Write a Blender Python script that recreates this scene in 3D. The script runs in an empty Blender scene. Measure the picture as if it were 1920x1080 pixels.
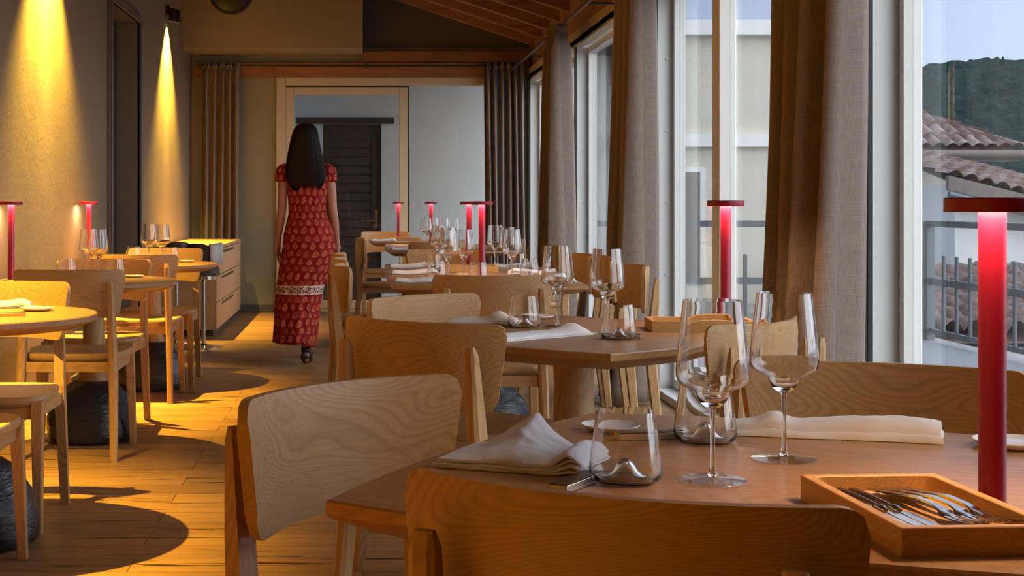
import bpy, bmesh, math, random
from mathutils import Vector, Matrix, noise
C = bpy.context.scene
R = math.radians
PI = math.pi
random.seed(7)
# ------------------------------------------------------------------ camera
EYE = 1.10
F = 2700.0
cam_d = bpy.data.cameras.new('camera')
cam = bpy.data.objects.new('camera', cam_d)
C.collection.objects.link(cam)
cam.location = (0, 0, EYE)
cam.rotation_euler = (PI / 2, 0, 0)
cam_d.sensor_width = 36
cam_d.lens = 36 * F / 1920
cam_d.shift_x = (960 - 680) / 1920
cam_d.shift_y = -(540 - 380) / 1920
cam_d.clip_start = 0.05
cam_d.clip_end = 2000
C.camera = cam
# ------------------------------------------------------------------ view / world
C.view_settings.view_transform = 'Standard'
C.view_settings.look = 'None'
C.view_settings.exposure = 0.0
C.view_settings.gamma = 1.0
C.cycles.use_denoising = True
C.cycles.max_bounces = 12
C.cycles.diffuse_bounces = 5
C.cycles.glossy_bounces = 6
C.cycles.transmission_bounces = 12
C.cycles.transparent_max_bounces = 48
C.cycles.sample_clamp_indirect = 4.0
C.cycles.caustics_reflective = False
C.cycles.caustics_refractive = True
C.cycles.blur_glossy = 0.5


class NT:
    """tiny helper for node trees"""
    def __init__(s, tree):
        s.t = tree
        s.n = tree.nodes
        s.l = tree.links

    def node(s, typ, **kw):
        nd = s.n.new(typ)
        for k, v in kw.items():
            setattr(nd, k, v)
        return nd

    def set(s, sock, v):
        if isinstance(v, bpy.types.NodeSocket):
            s.l.new(v, sock)
        elif v is not None:
            sock.default_value = v

    def math(s, op, a, b=None, c=None, clamp=False):
        nd = s.node('ShaderNodeMath', operation=op, use_clamp=clamp)
        s.set(nd.inputs[0], a)
        if b is not None:
            s.set(nd.inputs[1], b)
        if c is not None:
            s.set(nd.inputs[2], c)
        return nd.outputs[0]

    def vmath(s, op, a, b=None):
        nd = s.node('ShaderNodeVectorMath', operation=op)
        s.set(nd.inputs[0], a)
        if b is not None:
            s.set(nd.inputs[1], b)
        return nd.outputs['Value'] if op == 'DOT_PRODUCT' else nd.outputs[0]

    def mix(s, f, a, b, mode='MIX'):
        nd = s.node('ShaderNodeMix', data_type='RGBA', blend_type=mode)
        s.set(nd.inputs[0], f)
        s.set(nd.inputs[6], a)
        s.set(nd.inputs[7], b)
        return nd.outputs[2]

    def noise(s, vec, scale, detail=2.0, rough=0.5, dist=0.0):
        nd = s.node('ShaderNodeTexNoise')
        s.set(nd.inputs['Vector'], vec)
        nd.inputs['Scale'].default_value = scale
        nd.inputs['Detail'].default_value = detail
        nd.inputs['Roughness'].default_value = rough
        nd.inputs['Distortion'].default_value = dist
        return nd.outputs['Fac']

    def ramp(s, f, stops, interp='LINEAR'):
        nd = s.node('ShaderNodeValToRGB')
        cr = nd.color_ramp
        cr.interpolation = interp
        while len(cr.elements) < len(stops):
            cr.elements.new(0.5)
        for e, (p, c) in zip(cr.elements, stops):
            e.position = p
            e.color = (c[0], c[1], c[2], 1) if isinstance(c, (tuple, list)) else (c, c, c, 1)
        s.set(nd.inputs[0], f)
        return nd.outputs[0]


def c4(c):
    return (c[0], c[1], c[2], 1)


W = bpy.data.worlds.new('dusk_sky')
C.world = W
W.use_nodes = True
w = NT(W.node_tree)
w.n.clear()
tc = w.node('ShaderNodeTexCoord')
sep = w.node('ShaderNodeSeparateXYZ')
w.l.new(tc.outputs['Generated'], sep.inputs[0])
grad = w.ramp(sep.outputs['Z'], [(0.0, (0.62, 0.70, 0.93)), (0.15, (0.56, 0.65, 0.93)), (1.0, (0.42, 0.55, 0.90))])
# added glow: sky behind and right of the camera brightened to light window posts
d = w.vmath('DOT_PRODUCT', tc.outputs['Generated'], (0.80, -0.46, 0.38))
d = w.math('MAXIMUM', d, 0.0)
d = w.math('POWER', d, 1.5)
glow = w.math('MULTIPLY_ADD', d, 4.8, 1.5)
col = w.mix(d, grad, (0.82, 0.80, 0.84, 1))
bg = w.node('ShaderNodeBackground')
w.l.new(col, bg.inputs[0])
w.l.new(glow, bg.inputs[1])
out = w.node('ShaderNodeOutputWorld')
w.l.new(bg.outputs[0], out.inputs[0])

SPOT_COL = (1.0, 0.60, 0.06)
WALL_COL = (1.0, 0.61, 0.15)
SPOT_FLOOR_W = 1850.0
SPOT_WALL_W = 400.0
LAMP_COL = (1.0, 0.60, 0.30)
LAMP_STRENGTH = 175.0

# ------------------------------------------------------------------ materials
def new_mat(name):
    m = bpy.data.materials.new(name)
    m.use_nodes = True
    t = NT(m.node_tree)
    t.n.clear()
    o = t.node('ShaderNodeOutputMaterial')
    return m, t, o


def principled(t, o, base=(0.8, 0.8, 0.8, 1), rough=0.5, metal=0.0, spec=0.5, bump=None, bump_s=0.1, bump_d=0.002):
    p = t.node('ShaderNodeBsdfPrincipled')
    t.set(p.inputs['Base Color'], base)
    t.set(p.inputs['Roughness'], rough)
    p.inputs['Metallic'].default_value = metal
    p.inputs['Specular IOR Level'].default_value = spec
    if bump is not None:
        b = t.node('ShaderNodeBump')
        b.inputs['Strength'].default_value = bump_s
        b.inputs['Distance'].default_value = bump_d
        t.l.new(bump, b.inputs['Height'])
        t.l.new(b.outputs[0], p.inputs['Normal'])
    t.l.new(p.outputs[0], o.inputs[0])
    return p


def plain(name, col, rough=0.5, metal=0.0, spec=0.5, var=0.06, vscale=6.0):
    m, t, o = new_mat(name)
    tcn = t.node('ShaderNodeTexCoord')
    n = t.noise(tcn.outputs['Object'], vscale, 3)
    a = c4([min(1, x * (1 - var)) for x in col])
    b = c4([min(1, x * (1 + var)) for x in col])
    principled(t, o, t.mix(n, a, b), rough, metal, spec)
    return m


def oak(name, axis='X', light=(0.465, 0.28, 0.118), dark=(0.24, 0.125, 0.043), rough=0.42, spec=0.4, ringk=80.0, big=0.8, cont=1.0):
    m, t, o = new_mat(name)
    tcn = t.node('ShaderNodeTexCoord')
    oi = t.node('ShaderNodeObjectInfo')
    off = t.math('MULTIPLY', oi.outputs['Random'], 37.0)
    cx = t.node('ShaderNodeCombineXYZ')
    for i in range(3):
        t.l.new(off, cx.inputs[i])
    v = t.vmath('ADD', tcn.outputs['Object'], cx.outputs[0])
    a = {'X': 0, 'Y': 1, 'Z': 2}[axis]
    sc = [6.0 * big] * 3
    sc[a] = 1.0 * big
    v1 = t.vmath('MULTIPLY', v, tuple(sc))
    n1 = t.noise(v1, 1.0, 1.5, 0.4, 0.3)
    rings = t.math('MULTIPLY', n1, ringk)
    rings = t.math('FRACT', rings)
    # late wood line: sharp on one side
    line = t.ramp(rings, [(0.0, 0.3), (0.4, 0.0), (0.8, 0.75), (0.92, 1.0), (1.0, 0.3)])
    sc2 = [170.0] * 3
    sc2[a] = 5.0
    v2 = t.vmath('MULTIPLY', v, tuple(sc2))
    fib = t.noise(v2, 1.0, 2, 0.6)
    pores = t.ramp(fib, [(0.0, 1.0), (0.36, 0.6), (0.5, 0.0)])
    base = t.mix(n1, c4(light), c4([l * .74 + d_ * .26 for l, d_ in zip(light, dark)]))
    k = t.math('MULTIPLY', line, 0.55 * cont)
    c1 = t.mix(k, base, c4(dark))
    k2 = t.math('MULTIPLY', pores, 0.38 * cont)
    c2 = t.mix(k2, c1, c4(dark))
    # tone of the individual piece
    tone = t.math('MULTIPLY_ADD', oi.outputs['Random'], 0.22, 0.89)
    tn = t.node('ShaderNodeVectorMath', operation='SCALE')
    t.l.new(c2, tn.inputs[0])
    t.l.new(tone, tn.inputs['Scale'])
    rr = t.math('MULTIPLY_ADD', pores, 0.12, rough)
    principled(t, o, tn.outputs[0], rr, 0, spec, bump=t.math('SUBTRACT', 1.0, k2), bump_s=0.25, bump_d=0.0008)
    return m


def floor_mat():
    m, t, o = new_mat('oak_floorboards')
    tcn = t.node('ShaderNodeTexCoord')
    br = t.node('ShaderNodeTexBrick')
    br.offset = 0.37
    br.offset_frequency = 2
    br.inputs['Scale'].default_value = 1.0
    br.inputs['Mortar Size'].default_value = 0.0018
    br.inputs['Mortar Smooth'].default_value = 0.2
    br.inputs['Bias'].default_value = 0.0
    br.inputs['Brick Width'].default_value = 1.9
    br.inputs['Row Height'].default_value = 0.165
    br.inputs['Color1'].default_value = (0, 0, 0, 1)
    br.inputs['Color2'].default_value = (1, 1, 1, 1)
    br.inputs['Mortar'].default_value = (0.5, 0.5, 0.5, 1)
    t.l.new(tcn.outputs['Object'], br.inputs['Vector'])
    plank = t.node('ShaderNodeSeparateColor')
    t.l.new(br.outputs['Color'], plank.inputs[0])
    pv = plank.outputs[0]
    offv = t.node('ShaderNodeCombineXYZ')
    t.l.new(t.math('MULTIPLY', pv, 13.0), offv.inputs[0])
    t.l.new(t.math('MULTIPLY', pv, 7.0), offv.inputs[2])
    v = t.vmath('ADD', tcn.outputs['Object'], offv.outputs[0])
    v1 = t.vmath('MULTIPLY', v, (0.8, 9.0, 1.0))
    n1 = t.noise(v1, 1.0, 2.0, 0.5, 0.4)
    rings = t.math('FRACT', t.math('MULTIPLY', n1, 9.0))
    line = t.ramp(rings, [(0.0, 0.1), (0.6, 0.0), (0.93, 1.0), (1.0, 0.1)])
    v2 = t.vmath('MULTIPLY', v, (2.0, 70.0, 1.0))
    fib = t.noise(v2, 1.0, 3, 0.6)
    # dark knots and splits, long along the boards
    v3 = t.vmath('MULTIPLY', v, (2.6, 34.0, 1.0))
    kn = t.noise(v3, 1.0, 3, 0.55, 0.8)
    knots = t.ramp(kn, [(0.0, 0.0), (0.60, 0.0), (0.64, 0.8), (0.70, 1.0)])
    base = t.mix(pv, c4((0.46, 0.255, 0.095)), c4((0.31, 0.17, 0.068)))
    c1 = t.mix(t.math('MULTIPLY', line, 0.35), base, c4((0.17, 0.09, 0.04)))
    c2 = t.mix(t.math('MULTIPLY', t.ramp(fib, [(0.3, 1.0), (0.55, 0.0)]), 0.4), c1, c4((0.15, 0.08, 0.035)))
    c3 = t.mix(knots, c2, c4((0.035, 0.018, 0.01)))
    c4_ = t.mix(br.outputs['Fac'], c3, c4((0.05, 0.03, 0.015)))
    rough = t.math('MULTIPLY_ADD', fib, 0.15, 0.36)
    h = t.math('SUBTRACT', 1.0, t.math('ADD', br.outputs['Fac'], t.math('MULTIPLY', knots, 0.4)))
    principled(t, o, c4_, rough, 0, 0.4, bump=h, bump_s=0.4, bump_d=0.002)
    return m


def fabric(name, col, scale=420.0, contrast=0.35, transl=0.0):
    m, t, o = new_mat(name)
    tcn = t.node('ShaderNodeTexCoord')
    v = tcn.outputs['UV']
    a = t.noise(t.vmath('MULTIPLY', v, (scale, scale * .05, 1)), 1.0, 1)
    b = t.noise(t.vmath('MULTIPLY', v, (scale * .05, scale, 1)), 1.0, 1)
    n = t.math('ADD', t.math('MULTIPLY', a, 0.5), t.math('MULTIPLY', b, 0.5))
    n = t.ramp(n, [(0.35, 0.0), (0.65, 1.0)])
    col2 = [x * (1 - contrast) for x in col]
    cc = t.mix(n, c4(col2), c4(col))
    p = principled(t, o, cc, 0.9, 0, 0.15, bump=n, bump_s=0.3, bump_d=0.001)
    p.inputs['Sheen Weight'].default_value = 0.15
    if transl:
        tr = t.node('ShaderNodeBsdfTranslucent')
        t.l.new(cc, tr.inputs[0])
        mx = t.node('ShaderNodeMixShader')
        mx.inputs[0].default_value = transl
        t.l.new(p.outputs[0], mx.inputs[1])
        t.l.new(tr.outputs[0], mx.inputs[2])
        t.l.new(mx.outputs[0], o.inputs[0])
    return m


def thin_glass(name, tint=(1, 1, 1), f0=0.04, gain=1.0, power=5.0):
    """thin clear glass: transparent with an angle-dependent mirror reflection"""
    m, t, o = new_mat(name)
    lw = t.node('ShaderNodeLayerWeight')
    lw.inputs[0].default_value = 0.5
    f = t.math('POWER', lw.outputs['Facing'], power)
    f = t.math('MULTIPLY_ADD', f, (1 - f0) * gain, f0, clamp=True)
    tr = t.node('ShaderNodeBsdfTransparent')
    tr.inputs[0].default_value = c4(tint)
    gl = t.node('ShaderNodeBsdfGlossy')
    gl.inputs['Roughness'].default_value = 0.0
    mx = t.node('ShaderNodeMixShader')
    t.l.new(f, mx.inputs[0])
    t.l.new(tr.outputs[0], mx.inputs[1])
    t.l.new(gl.outputs[0], mx.inputs[2])
    t.l.new(mx.outputs[0], o.inputs[0])
    return m


def solid_glass(name):
    m, t, o = new_mat(name)
    g = t.node('ShaderNodeBsdfGlass')
    g.inputs['Roughness'].default_value = 0.0
    g.inputs['IOR'].default_value = 1.5
    t.l.new(g.outputs[0], o.inputs[0])
    return m


def emit(name, col, s):
    m, t, o = new_mat(name)
    e = t.node('ShaderNodeEmission')
    e.inputs[0].default_value = c4(col)
    e.inputs[1].default_value = s
    t.l.new(e.outputs[0], o.inputs[0])
    return m


def plaster(name, col, bump=0.25):
    m, t, o = new_mat(name)
    tcn = t.node('ShaderNodeTexCoord')
    n = t.noise(tcn.outputs['Object'], 3.0, 5, 0.6)
    n2 = t.noise(tcn.outputs['Object'], 40.0, 4, 0.6)
    cc = t.mix(n, c4([x * 0.9 for x in col]), c4([min(1, x * 1.08) for x in col]))
    h = t.math('ADD', n, t.math('MULTIPLY', n2, 0.4))
    principled(t, o, cc, 0.85, 0, 0.2, bump=h, bump_s=bump, bump_d=0.01)
    return m


def dress_mat():
    m, t, o = new_mat('block_printed_red_cotton')
    tcn = t.node('ShaderNodeTexCoord')
    sp = t.node('ShaderNodeSeparateXYZ')
    t.l.new(tcn.outputs['UV'], sp.inputs[0])
    u, v = sp.outputs[0], sp.outputs[1]
    cellw, cellh = 0.058, 0.052
    wob = t.math('MULTIPLY_ADD', t.noise(tcn.outputs['UV'], 9.0, 2), 0.05, -0.025)
    v0 = v
    v = t.math('ADD', v, wob)
    u = t.math('ADD', u, t.math('MULTIPLY', wob, 0.8))
    row = t.math('FLOOR', t.math('DIVIDE', v, cellh))
    half = t.math('MULTIPLY', t.math('MODULO', row, 2.0), 0.5)
    fx = t.math('SUBTRACT', t.math('FRACT', t.math('ADD', t.math('DIVIDE', u, cellw), half)), 0.5)
    fy = t.math('SUBTRACT', t.math('FRACT', t.math('DIVIDE', v, cellh)), 0.5)
    # drop shape: narrower towards its top
    wid = t.math('MULTIPLY_ADD', fy, -0.30, 0.27)
    ex = t.math('DIVIDE', fx, wid)
    ey = t.math('DIVIDE', fy, 0.40)
    d2 = t.math('ADD', t.math('POWER', t.math('ABSOLUTE', ex), 2.0), t.math('POWER', t.math('ABSOLUTE', ey), 2.0))
    blob = t.math('LESS_THAN', d2, 1.0)
    inner = t.math('LESS_THAN', d2, 0.30)
    uv = tcn.outputs['UV']
    n = t.noise(uv, 130.0, 2, 0.6)
    veins = t.ramp(n, [(0.42, 0.0), (0.52, 1.0)])
    v = v0
    mot = t.math('MULTIPLY', blob, t.math('MULTIPLY_ADD', veins, 0.65, 0.30))
    mot = t.math('MULTIPLY', mot, t.math('MULTIPLY_ADD', t.noise(tcn.outputs['UV'], 14.0, 1), 1.2, 0.2), clamp=True)
    big = t.noise(uv, 6.0, 2)
    red = t.mix(big, c4((0.17, 0.005, 0.006)), c4((0.32, 0.012, 0.012)))
    gold = t.mix(inner, c4((0.62, 0.20, 0.085)), c4((0.50, 0.10, 0.05)))
    c1 = t.mix(mot, red, gold)
    # white woven band low on the skirt
    b1 = t.math('MULTIPLY', t.math('GREATER_THAN', v, 0.475), t.math('LESS_THAN', v, 0.535))
    edge = t.math('GREATER_THAN', t.math('ABSOLUTE', t.math('SUBTRACT', v, 0.505)), 0.022)
    bn = t.ramp(t.noise(uv, 90.0, 2, 0.6), [(0.46, 0.0), (0.54, 1.0)])
    bc = t.mix(t.math('MAXIMUM', edge, bn), c4((0.16, 0.02, 0.02)), c4((0.62, 0.50, 0.42)))
    c2 = t.mix(b1, c1, bc)
    principled(t, o, c2, 0.8, 0, 0.2, bump=t.noise(uv, 300.0, 1), bump_s=0.2, bump_d=0.001)
    return m


M = {}
M['oak_x'] = oak('oak_grain_across', 'X')
M['oak_y'] = oak('oak_grain_deep', 'Y')
M['oak_z'] = oak('oak_grain_upright', 'Z', ringk=45)
M['top'] = oak('oak_tabletop', 'X', light=(0.40, 0.215, 0.088), dark=(0.20, 0.095, 0.034), rough=0.33, big=0.5, ringk=90, cont=0.9)
M['tray'] = oak('oak_tray', 'Y', light=(0.62, 0.35, 0.12), dark=(0.38, 0.18, 0.055), rough=0.45, big=1.2, ringk=50, cont=0.8)
M['cabinet'] = oak('oak_cabinet', 'Y', light=(0.52, 0.33, 0.17), dark=(0.40, 0.23, 0.10), rough=0.45, ringk=5, cont=0.5)
M['rafter'] = oak('pine_rafter', 'X', light=(0.36, 0.165, 0.07), dark=(0.16, 0.065, 0.028), rough=0.6, ringk=8, big=0.6)
M['beam_y'] = oak('pine_beam_long', 'Y', light=(0.36, 0.175, 0.07), dark=(0.17, 0.075, 0.03), rough=0.6, ringk=6, big=0.5)
M['floor'] = floor_mat()
M['wall'] = plaster('clay_plaster', (0.26, 0.205, 0.14))
M['backwall'] = plaster('olive_plaster', (0.30, 0.28, 0.19), 0.1)
M['soffit'] = plain('soffit_board', (0.26, 0.22, 0.15), 0.8, var=0.03)
M['gable'] = plain('dark_gable_board', (0.12, 0.10, 0.07), 0.8)
M['boards'] = oak('dark_ceiling_boards', 'X', light=(0.20, 0.10, 0.05), dark=(0.10, 0.045, 0.02), rough=0.7)
M['cream'] = plain('cream_lacquered_timber', (0.84, 0.83, 0.78), 0.5, var=0.02)
M['doorframe'] = plain('pale_yellow_lacquered_timber', (0.64, 0.55, 0.36), 0.5, var=0.03)
M['rubber'] = plain('dark_green_rubber_seal', (0.015, 0.025, 0.022), 0.6)
M['skirt'] = plain('grey_skirting', (0.10, 0.095, 0.085), 0.6)
M['darkwood'] = plain('dark_brown_door', (0.045, 0.03, 0.022), 0.55)
M['casing'] = plain('brown_grey_casing', (0.13, 0.10, 0.085), 0.5)
M['pane'] = thin_glass('window_glass', (0.93, 0.96, 0.95), 0.05)
M['shell'] = solid_glass('clear_drinking_glass')
M['solid'] = solid_glass('clear_solid_glass')


def foot_glass():
    m, t, o = new_mat('clear_glass_base')
    g = t.node('ShaderNodeBsdfGlass')
    g.inputs['Roughness'].default_value = 0.0
    g.inputs['IOR'].default_value = 1.5
    lw = t.node('ShaderNodeLayerWeight')
    lw.inputs[0].default_value = 0.5
    f = t.math('MULTIPLY_ADD', t.math('POWER', lw.outputs['Facing'], 4.5), 0.9, 0.04, clamp=True)
    tr = t.node('ShaderNodeBsdfTransparent')
    gl = t.node('ShaderNodeBsdfGlossy')
    gl.inputs['Roughness'].default_value = 0.02
    m1 = t.node('ShaderNodeMixShader')
    t.l.new(f, m1.inputs[0])
    t.l.new(tr.outputs[0], m1.inputs[1])
    t.l.new(gl.outputs[0], m1.inputs[2])
    m2 = t.node('ShaderNodeMixShader')
    m2.inputs[0].default_value = 0.10
    t.l.new(m1.outputs[0], m2.inputs[1])
    t.l.new(g.outputs[0], m2.inputs[2])
    t.l.new(m2.outputs[0], o.inputs[0])
    return m


M['base'] = foot_glass()
M['red'] = plain('crimson_lacquer', (0.25, 0.003, 0.028), 0.38, 0, 0.5, 0.03)
M['redcap'] = plain('dark_red_lacquer', (0.26, 0.005, 0.03), 0.4, 0, 0.5, 0.03)
M['lampglow'] = emit('lamp_diffuser_glow', LAMP_COL, LAMP_STRENGTH)
M['spotglow'] = emit('spot_lens_glow', (1.0, 0.85, 0.6), 14.0)
M['black'] = plain('black_metal', (0.012, 0.012, 0.013), 0.4)
M['curtain'] = fabric('taupe_linen', (0.30, 0.235, 0.195), 420.0, 0.30, 0.12)
M['linen'] = fabric('white_table_linen', (0.90, 0.89, 0.90), 1800.0, 0.05, 0.15)
M['white'] = plain('white_porcelain', (0.82, 0.80, 0.78), 0.25, 0, 0.5, 0.02)
M['steel'] = plain('polished_steel', (0.62, 0.58, 0.55), 0.16, 1.0)
M['knifehandle'] = plain('dark_polished_handle', (0.09, 0.045, 0.03), 0.18, 0.6)
M['restwood'] = plain('dark_bronze_block', (0.10, 0.065, 0.04), 0.35, 0.3)
M['restmetal'] = plain('brushed_metal_block', (0.62, 0.55, 0.48), 0.3, 0.9)
M['leather'] = plain('dark_brown_leather', (0.055, 0.032, 0.022), 0.38, 0, 0.6, 0.15)
M['dress'] = dress_mat()
M['skin'] = plain('skin', (0.46, 0.22, 0.145), 0.5, 0, 0.4, 0.04)
M['shoe'] = plain('dark_shoe_leather', (0.03, 0.012, 0.01), 0.45)
M['railing'] = plain('grey_painted_steel', (0.10, 0.12, 0.135), 0.45, 0.2)
M['house'] = plaster('cream_render', (0.66, 0.62, 0.52), 0.1)
M['housewhite'] = plaster('white_render', (0.62, 0.62, 0.60), 0.1)
M['terrace'] = plain('grey_terrace_paving', (0.30, 0.30, 0.29), 0.8)


def stone_mat():
    m, t, o = new_mat('black_charred_wood')
    tcn = t.node('ShaderNodeTexCoord')
    v = t.vmath('MULTIPLY', tcn.outputs['Object'], (5, 5, 22))
    n = t.noise(v, 1.0, 4, 0.6, 1.5)
    r = t.math('FRACT', t.math('MULTIPLY', n, 9.0))
    cc = t.mix(r, c4((0.006, 0.008, 0.012)), c4((0.02, 0.024, 0.034)))
    principled(t, o, cc, 0.32, 0, 0.6, bump=r, bump_s=0.35, bump_d=0.004)
    return m


def hair_mat():
    m, t, o = new_mat('long_black_hair')
    tcn = t.node('ShaderNodeTexCoord')
    n = t.noise(t.vmath('MULTIPLY', tcn.outputs['Object'], (90, 90, 3)), 1.0, 3, 0.6)
    cc = t.mix(n, c4((0.003, 0.002, 0.002)), c4((0.014, 0.009, 0.009)))
    principled(t, o, cc, 0.55, 0, 0.12, bump=n, bump_s=0.6, bump_d=0.004)
    return m


def tile_mat():
    m, t, o = new_mat('clay_roof_tiles')
    tcn = t.node('ShaderNodeTexCoord')
    n = t.noise(tcn.outputs['Object'], 4.0, 4, 0.7)
    cc = t.ramp(n, [(0.3, (0.09, 0.055, 0.045)), (0.5, (0.21, 0.135, 0.11)), (0.7, (0.33, 0.27, 0.24))])
    principled(t, o, cc, 0.85)
    return m


def foliage_mat():
    m, t, o = new_mat('dark_woodland_foliage')
    tcn = t.node('ShaderNodeTexCoord')
    n = t.noise(tcn.outputs['Object'], 0.8, 6, 0.75)
    cc = t.ramp(n, [(0.3, (0.002, 0.012, 0.012)), (0.5, (0.006, 0.032, 0.030)), (0.72, (0.018, 0.075, 0.045))])
    principled(t, o, cc, 0.9, 0, 0.2, bump=n, bump_s=1.0, bump_d=1.0)
    return m


M['stone'] = stone_mat()
M['hair'] = hair_mat()
M['tiles'] = tile_mat()
M['foliage'] = foliage_mat()

# ------------------------------------------------------------------ geometry helpers
def link(o, parent=None):
    C.collection.objects.link(o)
    if parent is not None:
        o.parent = parent
    return o


def empty(name, loc=(0, 0, 0), rz=0.0, label=None, cat=None, group=None):
    o = bpy.data.objects.new(name, None)
    o.empty_display_size = 0.05
    link(o)
    o.location = loc
    o.rotation_euler = (0, 0, rz)
    tag(o, label, cat, group)
    return o


def tag(o, label=None, cat=None, group=None, kind=None):
    if label:
        o['label'] = label
    if cat:
        o['category'] = cat
    if group:
        o['group'] = group
    if kind:
        o['kind'] = kind
    return o


def obj(name, bm, mats, parent=None, smooth=True, angle=40, bevel=0.0, bseg=2):
    bmesh.ops.recalc_face_normals(bm, faces=bm.faces)
    me = bpy.data.meshes.new(name)
    bm.to_mesh(me)
    bm.free()
    if not isinstance(mats, (list, tuple)):
        mats = [mats]
    for m in mats:
        me.materials.append(m)
    if smooth:
        for p in me.polygons:
            p.use_smooth = True
        try:
            me.set_sharp_from_angle(angle=R(angle))
        except Exception:
            pass
    o = bpy.data.objects.new(name, me)
    link(o, parent)
    if bevel > 0:
        md = o.modifiers.new('bevel', 'BEVEL')
        md.width = bevel
        md.segments = bseg
        md.limit_method = 'ANGLE'
        md.angle_limit = R(35)
    return o


def struct(name, bm, mats, parent=None, **kw):
    o = obj(name, bm, mats, parent, **kw)
    if parent is None:
        o['kind'] = 'structure'
    return o


def add_box(bm, x0, x1, y0, y1, z0, z1, mat=0, mtx=None):
    vs = [bm.verts.new((x, y, z)) for z in (z0, z1) for y in (y0, y1) for x in (x0, x1)]
    if mtx is not None:
        for v in vs:
            v.co = mtx @ v.co
    idx = [(0, 1, 3, 2), (4, 6, 7, 5), (0, 4, 5, 1), (2, 3, 7, 6), (0, 2, 6, 4), (1, 5, 7, 3)]
    for f in idx:
        fc = bm.faces.new([vs[i] for i in f])
        fc.material_index = mat
    return vs


def box(x0, x1, y0, y1, z0, z1, mtx=None):
    bm = bmesh.new()
    add_box(bm, x0, x1, y0, y1, z0, z1, 0, mtx)
    return bm


def add_loft(bm, rings, cap0=True, cap1=True, mat=0, closed=True, matf=None):
    """rings: list of lists of points, equal length"""
    rv = [[bm.verts.new(p) for p in r] for r in rings]
    n = len(rings[0])
    for i in range(len(rv) - 1):
        for j in range(n if closed else n - 1):
            k = (j + 1) % n
            f = bm.faces.new((rv[i][j], rv[i][k], rv[i + 1][k], rv[i + 1][j]))
            f.material_index = matf(i) if matf else mat
    if cap0:
        f = bm.faces.new(list(reversed(rv[0])))
        f.material_index = mat
    if cap1:
        f = bm.faces.new(rv[-1])
        f.material_index = mat
    return rv


def add_lathe(bm, prof, seg=32, c=(0, 0, 0), mat=0, cap0=True, cap1=True, matf=None):
    """prof: (r, z) list; radius 0 ends close to a point"""
    rv = []
    for r, z in prof:
        if r < 1e-6:
            rv.append([bm.verts.new((c[0], c[1], c[2] + z))])
        else:
            rv.append([bm.verts.new((c[0] + r * math.cos(2 * PI * j / seg), c[1] + r * math.sin(2 * PI * j / seg), c[2] + z)) for j in range(seg)])
    for i in range(len(rv) - 1):
        a, b = rv[i], rv[i + 1]
        for j in range(seg):
            k = (j + 1) % seg
            if len(a) == 1 and len(b) == 1:
                continue
            if len(a) == 1:
                f = bm.faces.new((a[0], b[k], b[j]))
            elif len(b) == 1:
                f = bm.faces.new((a[j], a[k], b[0]))
            else:
                f = bm.faces.new((a[j], a[k], b[k], b[j]))
            f.material_index = matf(i) if matf else mat
    if cap0 and len(rv[0]) > 1:
        bm.faces.new(list(reversed(rv[0]))).material_index = mat
    if cap1 and len(rv[-1]) > 1:
        bm.faces.new(rv[-1]).material_index = mat
    return rv


def lathe(prof, seg=32, **kw):
    bm = bmesh.new()
    add_lathe(bm, prof, seg, **kw)
    return bm


def frame_of(d):
    d = d.normalized()
    up = Vector((0, 0, 1)) if abs(d.z) < 0.9 else Vector((1, 0, 0))
    a = d.cross(up).normalized()
    b = a.cross(d).normalized()
    return a, b


def add_tube(bm, pts, r, seg=10, mat=0):
    pts = [Vector(p) for p in pts]
    rings = []
    for i, p in enumerate(pts):
        d = (pts[min(i + 1, len(pts) - 1)] - pts[max(i - 1, 0)])
        a, b = frame_of(d)
        rr = r[i] if isinstance(r, (list, tuple)) else r
        rings.append([p + a * rr * math.cos(2 * PI * j / seg) + b * rr * math.sin(2 * PI * j / seg) for j in range(seg)])
    add_loft(bm, rings, mat=mat)


def add_bar(bm, p0, p1, w0, d0, w1, d1, mat=0):
    """tapered rectangular bar between points; w along x, d along y"""
    r = []
    for p, w_, d_ in ((p0, w0, d0), (p1, w1, d1)):
        r.append([Vector(p) + Vector((sx * w_ / 2, sy * d_ / 2, 0)) for sx, sy in ((-1, -1), (1, -1), (1, 1), (-1, 1))])
    add_loft(bm, r, mat=mat)


def children_of(o):
    return [x for x in list(C.collection.objects) if x.parent == o]


KIDS = {}


def copy_tree(o, parent=None):
    c = o.copy()
    C.collection.objects.link(c)
    c.parent = parent
    for ch in o.children:
        copy_tree(ch, c)
    return c


FIRST = {}


def place(key, maker, loc, rz, label, group=None, scale=None):
    """first use moves the prototype itself, later uses copy it with all its parts"""
    if key not in FIRST:
        FIRST[key] = maker()
        o = FIRST[key]
    else:
        o = copy_tree(FIRST[key])
    o.location = loc
    o.rotation_euler = (0, 0, rz)
    o['label'] = label
    if group:
        o['group'] = group
    return o


# ------------------------------------------------------------------ room shell
XL, XR = -1.72, 1.667       # inner wall faces
YB, YF = 14.5, -2.5          # far wall, wall behind the camera
XG = 1.80                    # glass plane
HEAD = 2.32                  # window head
bm = box(XL - .2, XG + .06, YF, YB + .02, -.12, 0)
struct('floor', bm, M['floor'], smooth=False)
# left wall with a doorway
DY0, DY1, DZ = 9.78, 11.0, 2.47
bm = bmesh.new()
add_box(bm, XL - .25, XL, YF, DY0, 0, 4.2)
add_box(bm, XL - .25, XL, DY1, YB, 0, 4.2)
add_box(bm, XL - .25, XL, DY0, DY1, DZ, 4.2)
struct('wall_left', bm, M['wall'], smooth=False)
struct('wall_front', box(XL - .25, XG + .1, YF - .2, YF, -.1, 4.3), M['wall'], smooth=False)
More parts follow.
